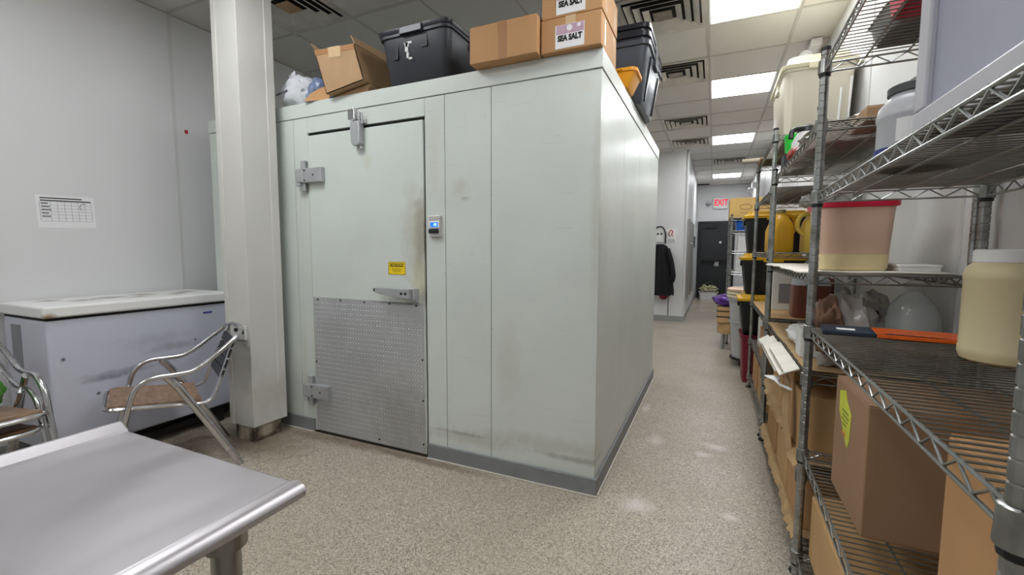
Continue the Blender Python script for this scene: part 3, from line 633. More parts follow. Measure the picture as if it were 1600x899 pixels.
MB().box(-.11, -.105, -.293, -.285, .13, .26).box(.09, .095, -.297, -.289, .17, .26).box(-.14, -.105, -.291, -.284, .13, .135).box(.055, .095, -.294, -.286, .17, .175).build('handle_groove', M_BLACK, t1)
g = MB()
for a in ((-.06, .2, .05, .012), (-.055, .16, .018, .05), (-.045, .125, .012, .03), (-.03, .115, .02, .01), (-.05, .185, .02, .02)): g.box(a[0], a[0]+a[2], -.2935, -.285, a[1], a[1]+a[3])
g.build('torn_label', M_PAPER, t1)
b1 = carton('plain kraft box overhanging the cooler roof next to the salt boxes', (-1.002, 2.24, CH+.0005), (.372, .32, .182), m=M_KRAFT, axis='y', tape=M_TAPE)
MB().box(-.02, .025, -.1612, -.159, .0, .18).build('tape', M_TAPE, b1)
M_LBL = mat('pink_label_print', (190, 160, 176), .6, var=.15, scale=60)
for k, lab in enumerate(('lower cardboard box with a sea salt label on the cooler roof', 'upper cardboard box with a sea salt label, cut by the top of the picture')):
    b = carton(lab, (-.66+.003*k, 2.285, CH+.0005+k*.157), (.298, .335, .156), m=M_KRAFT, axis='y', tape=M_CTAPE, group='sea salt boxes')
    MB().box(-.075, .068, -.1690, -.1665, .01, .118).build('label_sheet', M_PAPER, b)
    MB().box(-.07, .066, -.1694, -.1688, .075, .117).build('pink_panel', M_LBL, b)
    MB().cyl((-.005, -.1696, .1), (-.005, -.1689, .1), .014, 16).build('emblem', M_PAPER, b); MB().cyl((.042, -.1696, .106), (.042, -.1689, .106), .009, 12).build('emblem', M_PAPER, b)
    text('lettering', 'SEA SALT', .036, M_INK, b, (-.003, -.1694, .055), off=.0022, sx=.8)
    for q in (-.1, .09): MB().box(.1488, .1498, q, q+.02, .02, .14).build('clear_tape', M_CTAPE, b)
for k in range(3):
    lab = ('outermost, lowest of three nested dark totes overhanging the cooler side', 'middle of three nested dark totes on the cooler roof', 'innermost, top of three nested dark totes on the cooler roof')[k]
    q = tote(lab, (-.665, 3.3, CH+.002+.05*k), (.5-.0*k, .68, .36), m=M_GREYT2 if k == 0 else M_LIDT, lid=False, taper=.2, ribs=0, rr=.05, group='nested dark totes')
    if k == 0:
        for yy in (-.2, .2): MB().loft([[(.198, yy*.9-.006, .03), (.212, yy*.9-.006, .03), (.212, yy*.9+.006, .03), (.198, yy*.9+.006, .03)], [(.243, yy-.006, .3), (.253, yy-.006, .3), (.253, yy+.006, .3), (.243, yy+.006, .3)]]).build('rib', M_LIDT, q)
yl = thing('yellow_tub', 'orange yellow plastic tub on the cooler roof behind the salt boxes', 'tub', (-.56, 2.82, CH+.001), 0)
MB().loft([rrect(.12, .2, .03, 0), rrect(.13, .21, .03, .006), rrect(.21, .22, .035, .085), rrect(.235, .235, .04, .087), rrect(.235, .235, .04, .105), rrect(.22, .22, .035, .106), rrect(.19, .2, .03, .085), rrect(.11, .18, .03, .01)]).build('body', M_ORAN, yl, smooth=True)
for s_ in (-1, 1): MB().box(-.04, .04, s_*.118-.008, s_*.118+.008, .09, .102).build('grip', M_ORAN, yl, bevel=.004)

# ------------------------------------------------------------------ wire shelving
post_cache = {}
def post_mesh(h):
    if h in post_cache: return post_cache[h]
    pr = [(.0, 0)]; z = .0; rr = .0142; pr = [(rr, 0.0)]
    z = .025
    while z < h-.02:
        pr += [(rr, z-.0022), (rr-.0018, z-.0008), (rr-.0018, z+.0008), (rr, z+.0022)]; z += .0254
    pr += [(rr, h-.004), (rr-.004, h)]
    post_cache[h] = MB().lathe(pr, 12).mesh('post'); return post_cache[h]
def shelf_meshes(W, Lh):
    """local: x 0..W (0 = aisle side), y 0..Lh; z 0 = deck top"""
    fr = MB(); rw = .0035; hh = .034
    ins = .018
    for z in (-.004, -hh):
        fr.tube([(0, ins, z), (0, Lh-ins, z)], rw, 6).tube([(W, ins, z), (W, Lh-ins, z)], rw, 6).tube([(ins, 0, z), (W-ins, 0, z)], rw, 6).tube([(ins, Lh, z), (W-ins, Lh, z)], rw, 6)
    def zig(a, b, n):
        a = Vector(a); b = Vector(b); pts = [a+(b-a)*(k/n)+Vector((0, 0, -.006 if k % 2 else -hh+.002)) for k in range(n+1)]
        fr.tube(pts, .0026, 5)
    nl = int(Lh/.042); nw = int(W/.042)
    zig((0, ins, 0), (0, Lh-ins, 0), nl); zig((W, ins, 0), (W, Lh-ins, 0), nl); zig((ins, 0, 0), (W-ins, 0, 0), nw); zig((ins, Lh, 0), (W-ins, Lh, 0), nw)
    collars = MB().lathe([(.0165, -.042), (.021, -.04), (.0195, .004), (.0165, .006)], 14)
    dk = MB(); n = int(Lh/.0245)
    for k in range(1, n): y = Lh*k/n; dk.tube([(0, y, 0), (W, y, 0)], .0021, 5)
    for x in (W*.25, W*.5, W*.75): dk.tube([(x, .0, -.0062), (x, Lh, -.0062)], .0034, 6)
    return fr.mesh('shelf'), dk.mesh('wire_deck'), collars.mesh('collar_set')
def shelving(label, loc, W, Lh, H, levels, rz=0, mw=M_WIRE, wheels=False):
    t = thing('wire_shelving_unit', label, 'shelving', loc, rz, 'chrome wire shelving along the right wall')
    pm = post_mesh(H)
    for x in (0, W):
        for y in (0, Lh):
            p = obj('post', pm, M_POST, t, smooth=False, loc=(x, y, .02))
            MB().lathe([(.022, 0), (.024, .006), (.012, .02), (.012, .03)], 12).build('foot', M_SCREW, p, loc=(0, 0, -.02))
            MB().lathe([(.0152, 0), (.0152, .012), (.01, .016)], 12).build('cap', M_BLACK, p, loc=(0, 0, H-.01))
    fr, dk, co = shelf_meshes(W, Lh)
    slm = MB().lathe([(.0155, -.052), (.0175, -.05), (.0175, -.04), (.0155, -.038)], 12).mesh('sleeve')
    for z in levels:
        s = obj('shelf', fr, mw, t, loc=(0, 0, z)); tag(obj('wire_deck', dk, M_WIRED, s), kind='stuff')
        for x in (0, W):
            for y in (0, Lh): obj('collar', co, M_POST, s, smooth=True, loc=(x, y, 0)); obj('sleeve', slm, M_BLACK, s, loc=(x, y, 0))
    return t
AX, AY = .335, .70
UA = shelving('nearest chrome wire shelving unit in the right foreground', (.304, .625, 0), .44, 1.27, 1.93, (.12, .52, .98, 1.46, 1.905), rz=R(-1.0))
UB = shelving('second chrome wire shelving unit behind the nearest one, lined with cardboard', (.335, 1.955, 0), .44, 1.34, 1.75, (.12, .42, .79, 1.17, 1.72), mw=M_WIRED)
UC = shelving('third chrome wire shelving unit holding yellow jugs', (.335, 3.37, 0), .44, 1.2, 2.02, (.12, .45, .80, 1.245, 1.67, 2.0), mw=M_WIRED)
UD = shelving('farthest chrome wire shelving unit near the exit door', (.2, 6.65, 0), .45, 1.0, 1.72, (.3, .98, 1.26, 1.53, 1.7), mw=M_WIRE)

# --- on unit A
M_BIN = mat('grey_blue_plastic', (164, 166, 182), .35, var=.04, scale=3)
M_BIN2 = mat('pale_bin_frame', (186, 186, 192), .4)
t = thing('plastic_bin', 'large grey-blue plastic bin on the upper shelf at the right edge', 'bin', (.54, .885, 1.463))
MB().box(-.19, .17, -.22, .22, .02, .42).build('body', M_BIN, t, bevel=.01)
MB().box(-.202, -.188, -.23, .23, .0, .05).box(-.202, -.188, .185, .232, .05, .44).box(-.202, -.188, -.232, -.19, .05, .44).box(-.19, .17, .21, .232, .0, .44).build('frame', M_BIN2, t, bevel=.004)
for z in (.3, .335, .37): MB().box(-.198, -.186, -.19, .185, z, z+.012).build('rib', M_BIN2, t, bevel=.003)
MB().box(-.21, .18, -.24, .24, .44, .46).build('lid', M_BIN2, t, bevel=.005)
M_JUGC = mat('cloudy_plastic', (208, 210, 214), .3, var=.04, trans=.25)
M_BLUE = mat('blue_label', (44, 54, 130), .5)
jg = thing('plastic_jug', 'cloudy white plastic jar with dark grey cap beside the grey-blue bin', 'jar', (.455, 1.47, 1.463))
MB().lathe([(.07, 0), (.079, .008), (.08, .02), (.08, .12), (.083, .125), (.083, .13), (.078, .155), (.062, .176), (.058, .18), (.058, .186)], 32).build('body', M_JUGC, jg, smooth=True)
MB().lathe([(.061, .184), (.063, .186), (.063, .203), (.058, .206)], 32).build('cap', mat('grey_cap', (74, 78, 78), .5), jg, smooth=True)
MB().lathe([(.018, .206), (.02, .208), (.02, .222), (.014, .226)], 16).build('knob', mat('pale_knob', (150, 154, 152), .5), jg, smooth=True)
MB().loft([[(.0815*cos(t_), .0815*sin(t_), z) for z in (.03, .05)]+[(.083*cos(t_), .083*sin(t_), z) for z in (.05, .03)] for t_ in [R(150+q*8) for q in range(9)]]).build('blue_label', M_BLUE, jg)
MB().loft([[(.0812*cos(t_), .0812*sin(t_), z) for z in (.06, .115)]+[(.0825*cos(t_), .0825*sin(t_), z) for z in (.115, .06)] for t_ in [R(225+q*8) for q in range(9)]]).build('label', M_PAPER, jg)
rb = thing('red_crate', 'red plastic crate on the top shelf of the nearest unit', 'crate', (.53, 1.55, 1.908))
MB().loft([rrect(.2, .2, .02, 0), rrect(.23, .23, .02, .16), rrect(.25, .25, .02, .162), rrect(.25, .25, .02, .18), rrect(.21, .21, .02, .18), rrect(.19, .19, .02, .01)]).build('body', M_RED, rb, smooth=True)
MB().box(-.09, .09, -.118, -.113, .1, .13).build('handle', M_RED, rb)
gc = thing('grey_tray', 'grey shallow tray on the top shelf behind the red crate', 'tray', (.55, 1.77, 1.908))
MB().loft([rrect(.2, .16, .02, 0), rrect(.23, .19, .02, .06), rrect(.245, .205, .02, .062), rrect(.22, .18, .02, .062), rrect(.19, .15, .02, .006)]).build('tray', M_SCREW if 0 else mat('grey_tray', (130, 134, 132), .5), gc, smooth=True)
carton('flat brown carton on the top shelf at the upper right', (.61, 1.1, 1.908), (.24, .6, .1), m=M_KRAFT3, tape=None, axis='y')

M_JAR = mat('cream_jar_plastic', (210, 196, 156), .38, var=.03)
jr = thing('plastic_jar', 'large cream plastic jar with white screw lid on the middle shelf', 'jar', (.652, 1.465, .9825))
MB().lathe([(.066, 0), (.078, .006), (.083, .02), (.083, .035), (.0815, .038), (.0815, .2), (.083, .203), (.083, .215), (.078, .232), (.066, .243), (.062, .246)], 40).build('body', M_JAR, jr, smooth=True)
MB().lathe([(.066, .243), (.068, .245), (.068, .272), (.064, .275)], 40).build('lid', M_WHITE, jr, smooth=True)
M_NAVY = mat('navy_print', (44, 54, 72), .35); M_ORG = mat('orange_print', (222, 98, 30), .35, var=.2, scale=9)
fo = thing('printed_sleeve', 'flat navy and orange printed packet lying on the middle shelf', 'packet', (.53, 1.765, .983), R(-8))
MB().box(-.19, -.05, -.055, .095, 0, .012).build('navy_end', M_NAVY, fo, bevel=.002)
MB().box(-.05, .2, -.055, .095, 0, .0122).build('orange_end', M_ORG, fo, bevel=.002)
MB().prism([(-.14, .0125), (-.11, .0125), (-.1, .013), (-.15, .013)], -.02, .02).build('white_mark', M_PAPER, fo)
g = MB()
for k in range(6): g._add([(-.05+k*.02, -.054, .0128), (-.02+k*.03, -.054, .0128), (-.0+k*.02, -.02-k*.004, .0128)], [(0, 1, 2)])
g.build('flame_print', M_NAVY, fo)
# large box with yellow label on the lower shelf, second box beside it
b = carton('big brown box with a yellow-green label on the lower shelf', (.545, 1.505, .5235), (.36, .31, .345), m=M_KRAFT3, tape=M_TAPE, axis='y')
M_YG = mat('yellow_green_label', (206, 212, 70), .6, var=.08, scale=20)
lp = [(.105, .31), (.045, .325), (.03, .3), (-.02, .27), (-.015, .2), (.0, .17), (.02, .18), (.06, .215), (.1, .25)]
MB().loft([[(-.1815, y, z) for y, z in lp], [(-.1803, y, z) for y, z in lp]]).build('label', M_YG, b)
g = MB()
for k, (y0, y1) in enumerate(((.005, .065), (.0, .06), (.01, .07), (.02, .06))): g.box(-.1822, -.1812, y0, y1, .262-k*.013, .267-k*.013)
g.build('label_print', mat('olive_print', (120, 134, 50), .6), b)
g = MB().box(-.1822, -.1812, .025, .06, .195, .203); g.build('label_mark', mat('orange_mark', (214, 120, 60), .6), b)
carton('tan box on the lower shelf at the right edge', (.57, .93, .5235), (.34, .22, .40), m=M_KRAFT, tape=M_TAPE, axis='y')
carton('kraft box on the bottom shelf of the nearest unit', (.52, 1.66, .1235), (.32, .44, .235), m=M_KRAFT2, tape=None, axis='y')
carton('brown box behind it on the bottom shelf in the lower right corner', (.52, 1.15, .1235), (.34, .5, .25), m=M_KRAFT3, tape=M_TAPE, axis='y')

# --- on unit B
def liner(label, x0, x1, y0, y1, z, over, droop, m, seed, name='cardboard_liner', jag=.02):
    """worn cardboard sheet on a shelf with a ragged aisle edge that droops over the rail"""
    t = thing(name, label, 'cardboard', (0, 0, 0)); n = 48; mm = 8; rnd = random.Random(seed)
    top = []; 
    for i in range(n+1):
        y = y0+(y1-y0)*i/n; rag = over*(.9+.9*noise.noise(Vector((seed, y*2.3, 0)))+.25*noise.noise(Vector((seed, y*14, 3))))+jag*.4*rnd.uniform(-1, 1)
        dr_ = droop*(.6+.8*noise.noise(Vector((seed+5, y*2.7, 1))))
        row_ = []
        for k in range(mm+1):
            if k <= 3: x = x1+(x0-x1)*k/3; zz = z
            else: u = (k-3)/(mm-3); x = x0-rag*u*(1-.45*u*min(1, droop*6)); zz = z-dr_*u*u
            row_.append(Vector((x, y, zz+.003*noise.noise(Vector((x*9, y*9, seed))))))
        top.append(row_)
    vs = []; fs = []
    for lay in (0, 1):
        for row_ in top:
            for p in row_: vs.append(p+Vector((0, 0, .004*(1-lay)+.0015)))
    W_ = mm+1; NN = (n+1)*W_
    for i in range(n):
        for k in range(mm):
            a = i*W_+k; fs.append((a, a+1, a+W_+1, a+W_)); fs.append((NN+a, NN+a+W_, NN+a+W_+1, NN+a+1))
    for i in range(n):
        a = i*W_; fs.append((a, a+W_, NN+a+W_, NN+a)); a = i*W_+mm; fs.append((a, NN+a, NN+a+W_, a+W_))
    for k in range(mm): fs.append((k, NN+k, NN+k+1, k+1)); a = n*W_+k; fs.append((a, a+1, NN+a+1, NN+a))
    MB()._add(vs, fs).build('sheet', m, t); return t
liner('white-faced cardboard liner with a ragged edge under the red-lidded container', .345, .76, 2.02, 3.28, 1.1725, .035, .012, M_WLINER, 3, jag=.006)
liner('brown cardboard liner on the waist-high shelf of the second unit', .345, .76, 2.0, 3.27, .7925, .012, .0, M_LINER, 11, jag=.004)
liner('torn cardboard liner drooping over the knee-high shelf of the second unit', .345, .76, 1.99, 3.28, .4225, .035, .04, M_LINER, 5)
liner('crumpled cardboard liner hanging off the bottom shelf of the second unit', .345, .76, 1.99, 3.28, .1225, .035, .05, M_LINER, 9)
M_PINKC = mat('clouded_food_box', (222, 190, 166), .4, var=.05, scale=3)
rc = thing('food_container', 'clouded square food container with a red lid on the second unit', 'container', (.495, 2.22, 1.179))
MB().loft([rrect(.205, .205, .025, 0), rrect(.215, .215, .028, .008), rrect(.242, .242, .03, .25)]).build('body', M_PINKC, rc, smooth=True)
M_FLOUR = mat('pale_contents', (222, 206, 160), .6, var=.05)
MB().loft([rrect(.2075, .2075, .025, .001), rrect(.2175, .2175, .028, .009), rrect(.2235, .2235, .029, .062), rrect(.219, .219, .029, .062)], cap1=False).build('contents_band', M_FLOUR, rc, smooth=True)
MB().loft([rrect(.25, .25, .03, .243), rrect(.262, .262, .034, .246), rrect(.264, .264, .034, .262), rrect(.24, .24, .03, .268)]).build('lid', M_RED, rc, smooth=True)
wbx = thing('white_container', 'plain white flat box at the back of the shelf beside the red-lidded container', 'box', (.69, 2.3, 1.179))
MB().box(-.06, .06, -.2, .2, 0, .018).build('body', M_WHITE, wbx, bevel=.003); MB().box(-.063, .063, -.203, .203, .016, .026).build('lid', M_WHITE, wbx, bevel=.003)
M_CLEAR = mat('crumpled_clear_film', (196, 192, 188), .15, trans=.35, var=.15, scale=12, bump=.5, bscale=16)
pb = thing('plastic_bags', 'crumpled clear plastic bag with brown contents behind the printed packet', 'bag', (.47, 2.12, .7985))
blob('bag', (.1, .1, .15), M_CLEAR, pb, 4, .35, 2.6, .1)
blob('contents', (.05, .06, .11), mat('brown_contents', (122, 88, 68), .6, var=.3, scale=14), pb, 6, .3, 2.5, .1, loc=(-.06, -.07, .06))
pb2 = thing('carrier_bag', 'crumpled white carrier bag with dark print next to the clear bag', 'bag', (.62, 2.36, .7985))
blob('bag', (.1, .1, .14), mat('white_carrier_film', (206, 204, 202), .3, var=.12, scale=9, bump=.4, bscale=14), pb2, 9, .35, 2.4, .1)
g = MB()
for k in range(2): g.tube([(-.02+k*.06+.018*cos(a), -.115, .2+.014*sin(a)) for a in [R(q*40) for q in range(9)]], .004, 5)
g.build('printed_marks', M_INK, pb2)
cy = thing('glass_jug', 'clear round-shouldered jug behind the cream jar', 'jug', (.685, 2.12, .7985))
M_GLASS = mat('clear_glass', (206, 212, 212), .06, alpha=.45)
MB().lathe([(.07, 0), (.078, .01), (.08, .2), (.07, .25), (.045, .285), (.026, .3), (.024, .305), (.024, .315)], 28).build('body', M_GLASS, cy, smooth=True)
MB().lathe([(.028, .312), (.03, .314), (.03, .332), (.027, .334)], 18).build('cap', mat('clear_cap', (190, 192, 190), .3), cy, smooth=True)
# flattened cartons sticking out
fc = MB()
for k, (x, z, y0, y1, l, tl) in enumerate(((.296, .755, 2.1, 2.9, .07, 28), (.291, .733, 2.25, 3.05, .06, 32), (.300, .778, 2.03, 2.6, .055, 24))):
    lab = ('uppermost white flattened carton jutting from the cardboard-lined shelf', 'lower white flattened carton jutting from the cardboard-lined shelf', 'short white flattened carton nearest the front post')[(0, 1, 2)[k]]
    t = thing('flattened_carton', lab, 'cardboard', (x, (y0+y1)/2, z), 0, 'flattened cartons on the second unit')
    L2 = (y1-y0)/2; T = Matrix.Rotation(R(-tl), 4, 'Y')
    MB().box(-l/2, l/2, -L2, L2, 0, .004, T).build('white_face', M_WLINER, t)
    MB().box(-l/2+.004, l/2, -L2+.004, L2-.02, -.006, -.001, T).build('brown_ply', M_KRAFT, t)
wcb = thing('paper_roll', 'crumpled white paper bag on the cardboard-lined shelf', 'bag', (.42, 2.54, .7985), R(10))
blob('paper', (.06, .15, .05), M_PAPER, wcb, 12, .25, 2.5, .1)
wbox = carton('white box on the waist-high shelf behind the front post', (.50, 2.08, .7985), (.1, .1, .12), m=M_WHITE, tape=None, axis='y'); wbox.location = (.40, 2.28, .7985)
sp = thing('white_scoop', 'white plastic scoop poking out below the flattened cartons', 'scoop', (.27, 2.15, .69), R(100))
MB().loft([[(x, -w_, z), (x, w_, z), (x, w_, z+.006), (x, -w_, z+.006)] for x, w_, z in ((-.02, .006, .0), (.03, .008, .004), (.05, .022, .006), (.1, .028, .004), (.12, .018, .0))]).build('blade', M_WHITE, sp, bevel=.002)
MB().tube([(-.02, 0, .003), (-.14, 0, .02)], .006, 8).build('handle', M_WHITE, sp, smooth=True)
for nm, loc, dims, mm in (('first cardboard box on the knee-high shelf, nearest the front post', (.47, 2.16, .429), (.25, .24, .25), M_KRAFT2), ('taller middle cardboard box on the knee-high shelf of the second unit', (.47, 2.47, .429), (.24, .28, .29), M_KRAFT), ('far cardboard box on the knee-high shelf of the second unit', (.47, 2.85, .429), (.24, .34, .26), M_KRAFT2),
                          ('first cardboard box on the bottom shelf of the second unit', (.48, 2.2, .129), (.26, .3, .24), M_KRAFT), ('middle cardboard box on the bottom shelf of the second unit', (.48, 2.56, .129), (.26, .34, .25), M_KRAFT2), ('far cardboard box on the bottom shelf of the second unit', (.48, 2.98, .129), (.26, .38, .22), M_KRAFT)):
    carton(nm, loc, dims, m=mm, tape=M_TAPE if 'middle' in nm else None, axis='y', group='boxes on the lower shelves of the second unit')
fl_ = thing('loose_flap', 'tall torn cardboard flap leaning against the knee-high boxes', 'cardboard', (.318, 2.2, .43), R(6))
MB().loft([[(0, -.06, 0), (.004, -.06, 0), (.004, .05, 0), (0, .05, 0)], [(-.012, -.05, .12), (-.008, -.05, .12), (-.008, .07, .14), (-.012, .07, .14)], [(.004, .03, .26), (.008, .03, .26), (.008, .075, .28), (.004, .075, .28)]]).build('sheet', M_LINER, fl_)
# top of unit B
dg = thing('dark_grey_bag', 'grey green plastic bag of packets on the upper shelf of the second unit', 'bag', (.53, 2.62, 1.728))
blob('bag', (.16, .32, .06), mat('grey_green_film', (124, 122, 108), .4, var=.3, scale=9, bump=.4, bscale=12), dg, 14, .3, 2.8, .05)
blob('red_packet', (.04, .07, .04), mat('red_packet', (150, 60, 50), .5), dg, 15, .2, 2, .05, loc=(-.15, .22, 0))
carton('torn brown carton laid on the upper shelf of the second unit', (.6, 2.13, 1.725), (.24, .22, .05), m=M_OBOX, tape=None, axis='y')
wj = thing('white_jug', 'white jug with black lid at the far end of the upper shelf', 'jug', (.46, 3.07, 1.725))
MB().loft([rrect(.13, .13, .03, 0), rrect(.14, .14, .035, .01), rrect(.14, .14, .035, .16), rrect(.09, .09, .04, .21), rrect(.05, .05, .022, .23)]).build('body', M_WHITE, wj, smooth=True)
MB().lathe([(.045, .205), (.05, .21), (.045, .235), (.02, .25)], 18).build('lid', M_BLACK, wj, smooth=True)
MB().tube(catmull([(-.03, -.03, .225), (-.075, -.04, .215), (-.085, -.05, .17)]), .014, 8).build('spout', M_BLACK, wj, smooth=True)
gr_ = thing('green_tub', 'bright green tub beside the white jug on the upper shelf', 'tub', (.385, 3.0, 1.8))
gr_.location = (.415, 3.2, 1.835)
MB().lathe([(.04, 0), (.045, .005), (.052, .1), (.055, .102), (.055, .115), (.05, .118)], 20).build('body', mat('bright_green_plastic', (40, 200, 60), .4), gr_, smooth=True)
carton('small dark carton under the green tub on the upper shelf', (.42, 3.2, 1.7245), (.12, .13, .11), m=M_GREYT, tape=None, axis='y')
for k, (x, y) in enumerate(((.665, 3.40), (.715, 3.40))):
    q = thing('white_stick', ('left', 'right')[k]+' of two thin white sticks standing beside the yellowed tote', 'stick', (x, y, 2.0045), 0, 'white sticks')
    MB().cyl((0, 0, 0), (.015, .02, .26+.06*k), .006, 8).build('rod', M_WHITE, q, smooth=True); MB().lathe([(.007, 0), (.009, .002), (.009, .02), (.007, .022)], 8).build('ferrule', M_WHITE, q)

# --- on unit C
M_TOTEY = mat('yellowed_white_plastic', (224, 216, 196), .45, var=.05, scale=2)
M_TOTEL = mat('yellowed_lid_plastic', (232, 224, 192), .4, var=.05, scale=2)
tote('large yellowed white tote with pale lid on top of the third unit', (.575, 3.83, 2.0035), (.39, .68, .52), m=M_TOTEY, ml=M_TOTEL, taper=.08, ribs=0, rr=.05, lidh=.07, over=.03)
M_OIL = mat('yellow_jug_plastic', (222, 168, 38), .35, var=.08, scale=4)
def oil_jug(label, loc, rz, m=M_OIL, hh=.29):
    t = thing('oil_jug', label, 'jug', loc, rz, 'yellow jugs on the third unit'); k = hh/.3
    MB().loft([rrect(.125, .125, .03, 0), rrect(.14, .14, .035, .012*k), rrect(.14, .14, .035, .17*k), rrect(.126, .12, .045, .215*k), rrect(.088, .088, .04, .25*k), rrect(.05, .05, .024, .268*k), rrect(.048, .048, .023, .285*k)]).build('body', m, t, smooth=True)
    MB().lathe([(.027, .28*k), (.029, .282*k), (.029, .3*k), (.026, .302*k)], 16).build('cap', mat('grey_green_cap', (140, 138, 110), .5), t, smooth=True)
    MB().tube(catmull([(-.02, -.01, .268*k), (-.068, -.01, .262*k), (-.1, -.01, .225*k), (-.1, -.01, .16*k), (-.062, -.01, .12*k)]), .014, 8).build('handle', m, t, smooth=True)
    MB().box(-.035, .045, -.072, -.0695, .03*k, .12*k).build('label', mat('worn_label', (206, 190, 160), .6, var=.2, scale=12), t)
    return t
oil_jug('round-shouldered yellow oil jug nearest the aisle on the third unit', (.41, 3.58, 1.2475), R(200))
oil_jug('yellow oil jug with open handle further back on the third unit', (.605, 3.56, 1.2475), R(10), mat('pale_yellow_jug', (222, 190, 84), .35, var=.1, scale=5))
oil_jug('third yellow oil jug at the far end of its shelf', (.44, 3.98, 1.2475), R(120))
gb2 = thing('clear_bag', 'clear crumpled bag on top of the yellow jugs', 'bag', (.605, 3.56, 1.54))
blob('bag', (.09, .1, .05), M_CLEAR, gb2, 21, .3, 2.5, .1)
liner('brown cardboard liner on the waist-high shelf of the third unit', .345, .76, 3.42, 4.52, .8025, .014, .0, M_KRAFT2, 17, jag=.003)
wcc = carton('white printed carton on the third unit', (.52, 4.0, .8085), (.2, .16, .31), m=M_WHITE, tape=None, axis='y')
MB().box(-.06, .06, -.0812, -.0798, .05, .2).build('grey_print', mat('grey_print', (140, 140, 142), .6), wcc)
M_SAUCE = mat('red_brown_jug', (128, 78, 64), .35, var=.06)
rj = thing('sauce_jug', 'red-brown plastic jug with pale top on the third unit', 'jug', (.6, 3.56, .8085))
MB().loft([rrect(.2, .17, .03, 0), rrect(.215, .185, .035, .012), rrect(.215, .185, .035, .22)]).build('contents', M_SAUCE, rj, smooth=True)
MB().loft([rrect(.215, .185, .035, .22), rrect(.2, .17, .05, .26), rrect(.1, .1, .045, .285), rrect(.06, .06, .028, .29), rrect(.06, .06, .028, .3)]).build('shoulder', M_JUGC, rj, smooth=True)
MB().lathe([(.034, .298), (.036, .3), (.036, .318), (.033, .32)], 16).build('cap', M_WHITE, rj, smooth=True)
carton('second red-brown carton at the back of the third unit', (.69, 3.62, .8085), (.11, .3, .26), m=mat('red_brown_carton', (112, 70, 52), .7), tape=None, axis='y').location = (.70, 3.8, .8085)
carton('white carton on the low shelf of the third unit', (.47, 4.2, .4535), (.2, .3, .24), m=M_WHITE, tape=None, axis='y')
carton('kraft carton on the low shelf of the third unit', (.49, 3.72, .4535), (.28, .4, .22), m=M_KRAFT, axis='y')
carton('kraft carton on the bottom shelf of the third unit, nearer', (.49, 3.7, .1235), (.28, .4, .26), m=M_KRAFT2, axis='y')
carton('kraft carton on the bottom shelf of the third unit, farther', (.49, 4.2, .1235), (.28, .4, .24), m=M_KRAFT, axis='y')
bp = thing('board_panel', 'brown board lying on the top shelf under the yellowed tote', 'board', (.52, 4.28, 2.0035)); MB().box(-.2, .2, -.07, .26, 0, .012).build('board', M_KRAFT3, bp, bevel=.002); MB().box(-.2, -.19, -.07, .26, .012, .02).build('lip', M_KRAFT3, bp)
sk = tag(MB().cyl((.2, 4.5, 2.046), (.5, 4.46, 2.046), .02, 12).build('wooden_stick', M_STUB, smooth=True), 'pale wooden stick end poking out over the top shelf of the third unit', 'stick')

# --- beyond unit C
M_MAR = mat('maroon_plastic', (122, 24, 44), .45)
t = thing('maroon_crate', 'maroon plastic crate at the bottom of the yellow-lidded tote stack', 'crate', (.5, 4.9, 0))
MB().loft([rrect(.42, .36, .03, 0), rrect(.46, .4, .03, .44), rrect(.49, .43, .03, .442), rrect(.49, .43, .03, .46), rrect(.43, .37, .03, .46), rrect(.4, .34, .03, .02)]).build('body', M_MAR, t, smooth=True)
for s in (-1, 1): MB().box(-.08, .08, s*.2-.012, s*.2+.012, .36, .4).build('handle', M_MAR, t)
for k, (z, lab) in enumerate(((.462, 'lowest of three stacked black totes with yellow lids'), (.85, 'middle of three stacked black totes with yellow lids'), (1.238, 'top of three stacked black totes with yellow lids'))):
    tote(lab, (.5+.01*(k-1), 4.9, z), (.5, .38, .385), m=M_BLACK, ml=M_YEL, taper=.14, ribs=2, rr=.035, lidh=.05, over=.03, group='black totes with yellow lids')
M_BRUTE = mat('grey_bin_plastic', (186, 188, 188), .45, var=.04)
cn = thing('waste_container', 'tall round light grey bin with stacked lids beside the totes', 'bin', (.42, 5.52, 0))
MB().lathe([(.19, .08), (.2, .085), (.245, .7), (.25, .702), (.25, .72), (.262, .722), (.262, .75), (.24, .75)], 36).build('body', M_BRUTE, cn, smooth=True)
MB().lathe([(.2485, .48), (.2495, .49), (.248, .5)], 36, cap=False).build('hoop', M_BRUTE, cn, smooth=True)
for k in range(3): MB().lathe([(.262, .752+.034*k), (.272, .755+.034*k), (.272, .775+.034*k), (.25, .785+.034*k)], 36).build('lid', M_TOTEL if k < 2 else M_PINKC, cn, smooth=True)
MB().lathe([(.18, .06), (.22, .062), (.22, .08)], 28).build('dolly', M_BLACK, cn)
for a in range(4): MB().cyl((.15*cos(a*pi/2+.7)-.012, .15*sin(a*pi/2+.7), .03), (.15*cos(a*pi/2+.7)+.012, .15*sin(a*pi/2+.7), .03), .03, 14).build('caster', M_BLACK, cn, smooth=True)
so = thing('wooden_stool', 'low wooden stool with thick round seat beside the grey bin', 'stool', (.2, 6.3, 0))
M_WOOD = mat('pale_wood', (196, 160, 112), .55, var=.1, scale=8)
MB().lathe([(.1, .2), (.125, .21), (.13, .24), (.13, .32), (.12, .345), (.1, .35)], 24).build('seat', M_WOOD, so, smooth=True)
for a in range(4): MB().cyl((.09*cos(a*pi/2+.6), .09*sin(a*pi/2+.6), 0), (.07*cos(a*pi/2+.6), .07*sin(a*pi/2+.6), .22), .018, 8).build('leg', M_HINGE, so)
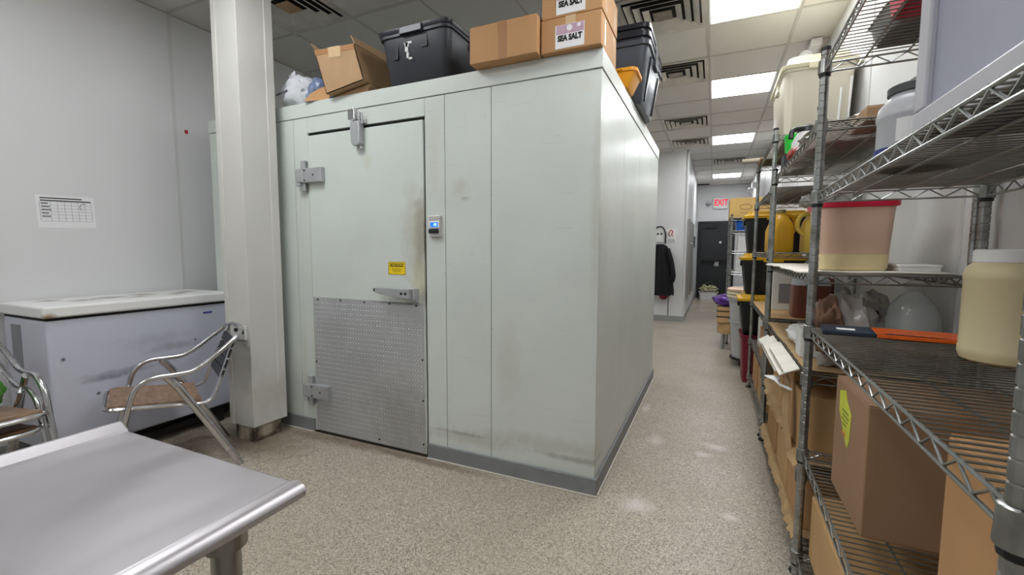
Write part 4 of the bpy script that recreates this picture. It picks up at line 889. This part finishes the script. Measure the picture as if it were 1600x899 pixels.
bb = carton('banded kraft box on the wooden stool', (.2, 6.3, .352), (.28, .26, .2), m=M_KRAFT2, tape=None, axis='y')
for z in (.07, .14): MB().box(-.142, .142, -.132, .132, z, z+.014).build('band', M_SCREW, bb)
pu = thing('purple_bag', 'purple and white plastic bag lying on the banded box', 'bag', (.21, 6.3, .554))
blob('bag', (.19, .15, .08), mat('purple_film', (84, 40, 130), .3, var=.15, bump=.3, bscale=12), pu, 31, .25, 2.3, .05)
blob('white_corner', (.08, .09, .04), mat('white_film', (214, 216, 220), .3), pu, 32, .2, 2, .05, loc=(.06, -.03, .12))
# on unit D
carton('large kraft box with faded emblem on top of the farthest unit', (.42, 6.92, 1.7035), (.5, .5, .26), m=mat('yellow_kraft', (206, 170, 104), .75, var=.05), tape=None, axis='x')
kb = bpy.data.objects[[o.name for o in COL.objects if o.get('label', '').startswith('large kraft box')][0]]
M_PRN = mat('brown_print', (160, 120, 66), .7)
g = MB().tube([(-.06+.07*cos(a), -.251, .14+.035*sin(a)) for a in [R(q*24) for q in range(15)]], .004, 5, closed=True).box(-.12, .0, -.2515, -.2495, .06, .066); g.build('emblem', M_PRN, kb)
bt = thing('blue_tote', 'blue plastic basket on the farthest unit', 'basket', (.42, 6.95, 1.532)); M_BLU = mat('blue_plastic', (24, 98, 190), .4)
MB().loft([rrect(.3, .4, .03, 0), rrect(.33, .43, .03, .13), rrect(.35, .45, .03, .132), rrect(.35, .45, .03, .145), rrect(.31, .41, .03, .145), rrect(.29, .39, .03, .01)]).build('body', M_BLU, bt, smooth=True)
MB().prism([(-.12, .03), (.0, .06), (.14, .03), (.0, .09)], -.222, -.214).build('dark_mark', M_NAVY, bt)
for k, (x, z, h) in enumerate(((.40, 1.2625, .2), (.38, .9825, .22))):
    carton(('upper', 'lower')[k]+' white carton on the farthest unit', (x, 6.92, z), (.22, .3, h), m=M_WHITE, tape=None, axis='y')
tr = thing('scrap_tray', 'white tray heaped with pale scraps on the floor by the black door', 'tray', (-.1, 12.75, 0))
MB().loft([rrect(.42, .3, .06, 0), rrect(.46, .34, .07, .2), rrect(.48, .36, .07, .202), rrect(.42, .3, .06, .202), rrect(.4, .28, .06, .02)]).build('tray', M_WHITE, tr, smooth=True)
blob('scraps', (.19, .13, .12), mat('pale_green_scraps', (170, 168, 130), .7, var=.4, scale=20, bump=.4), tr, 41, .4, 4, .2, loc=(0, 0, .16))
blob('dark_leaves', (.1, .09, .08), mat('dark_green_leaves', (52, 60, 40), .7, var=.4, scale=20), tr, 42, .5, 4, .2, loc=(.02, .03, .3))
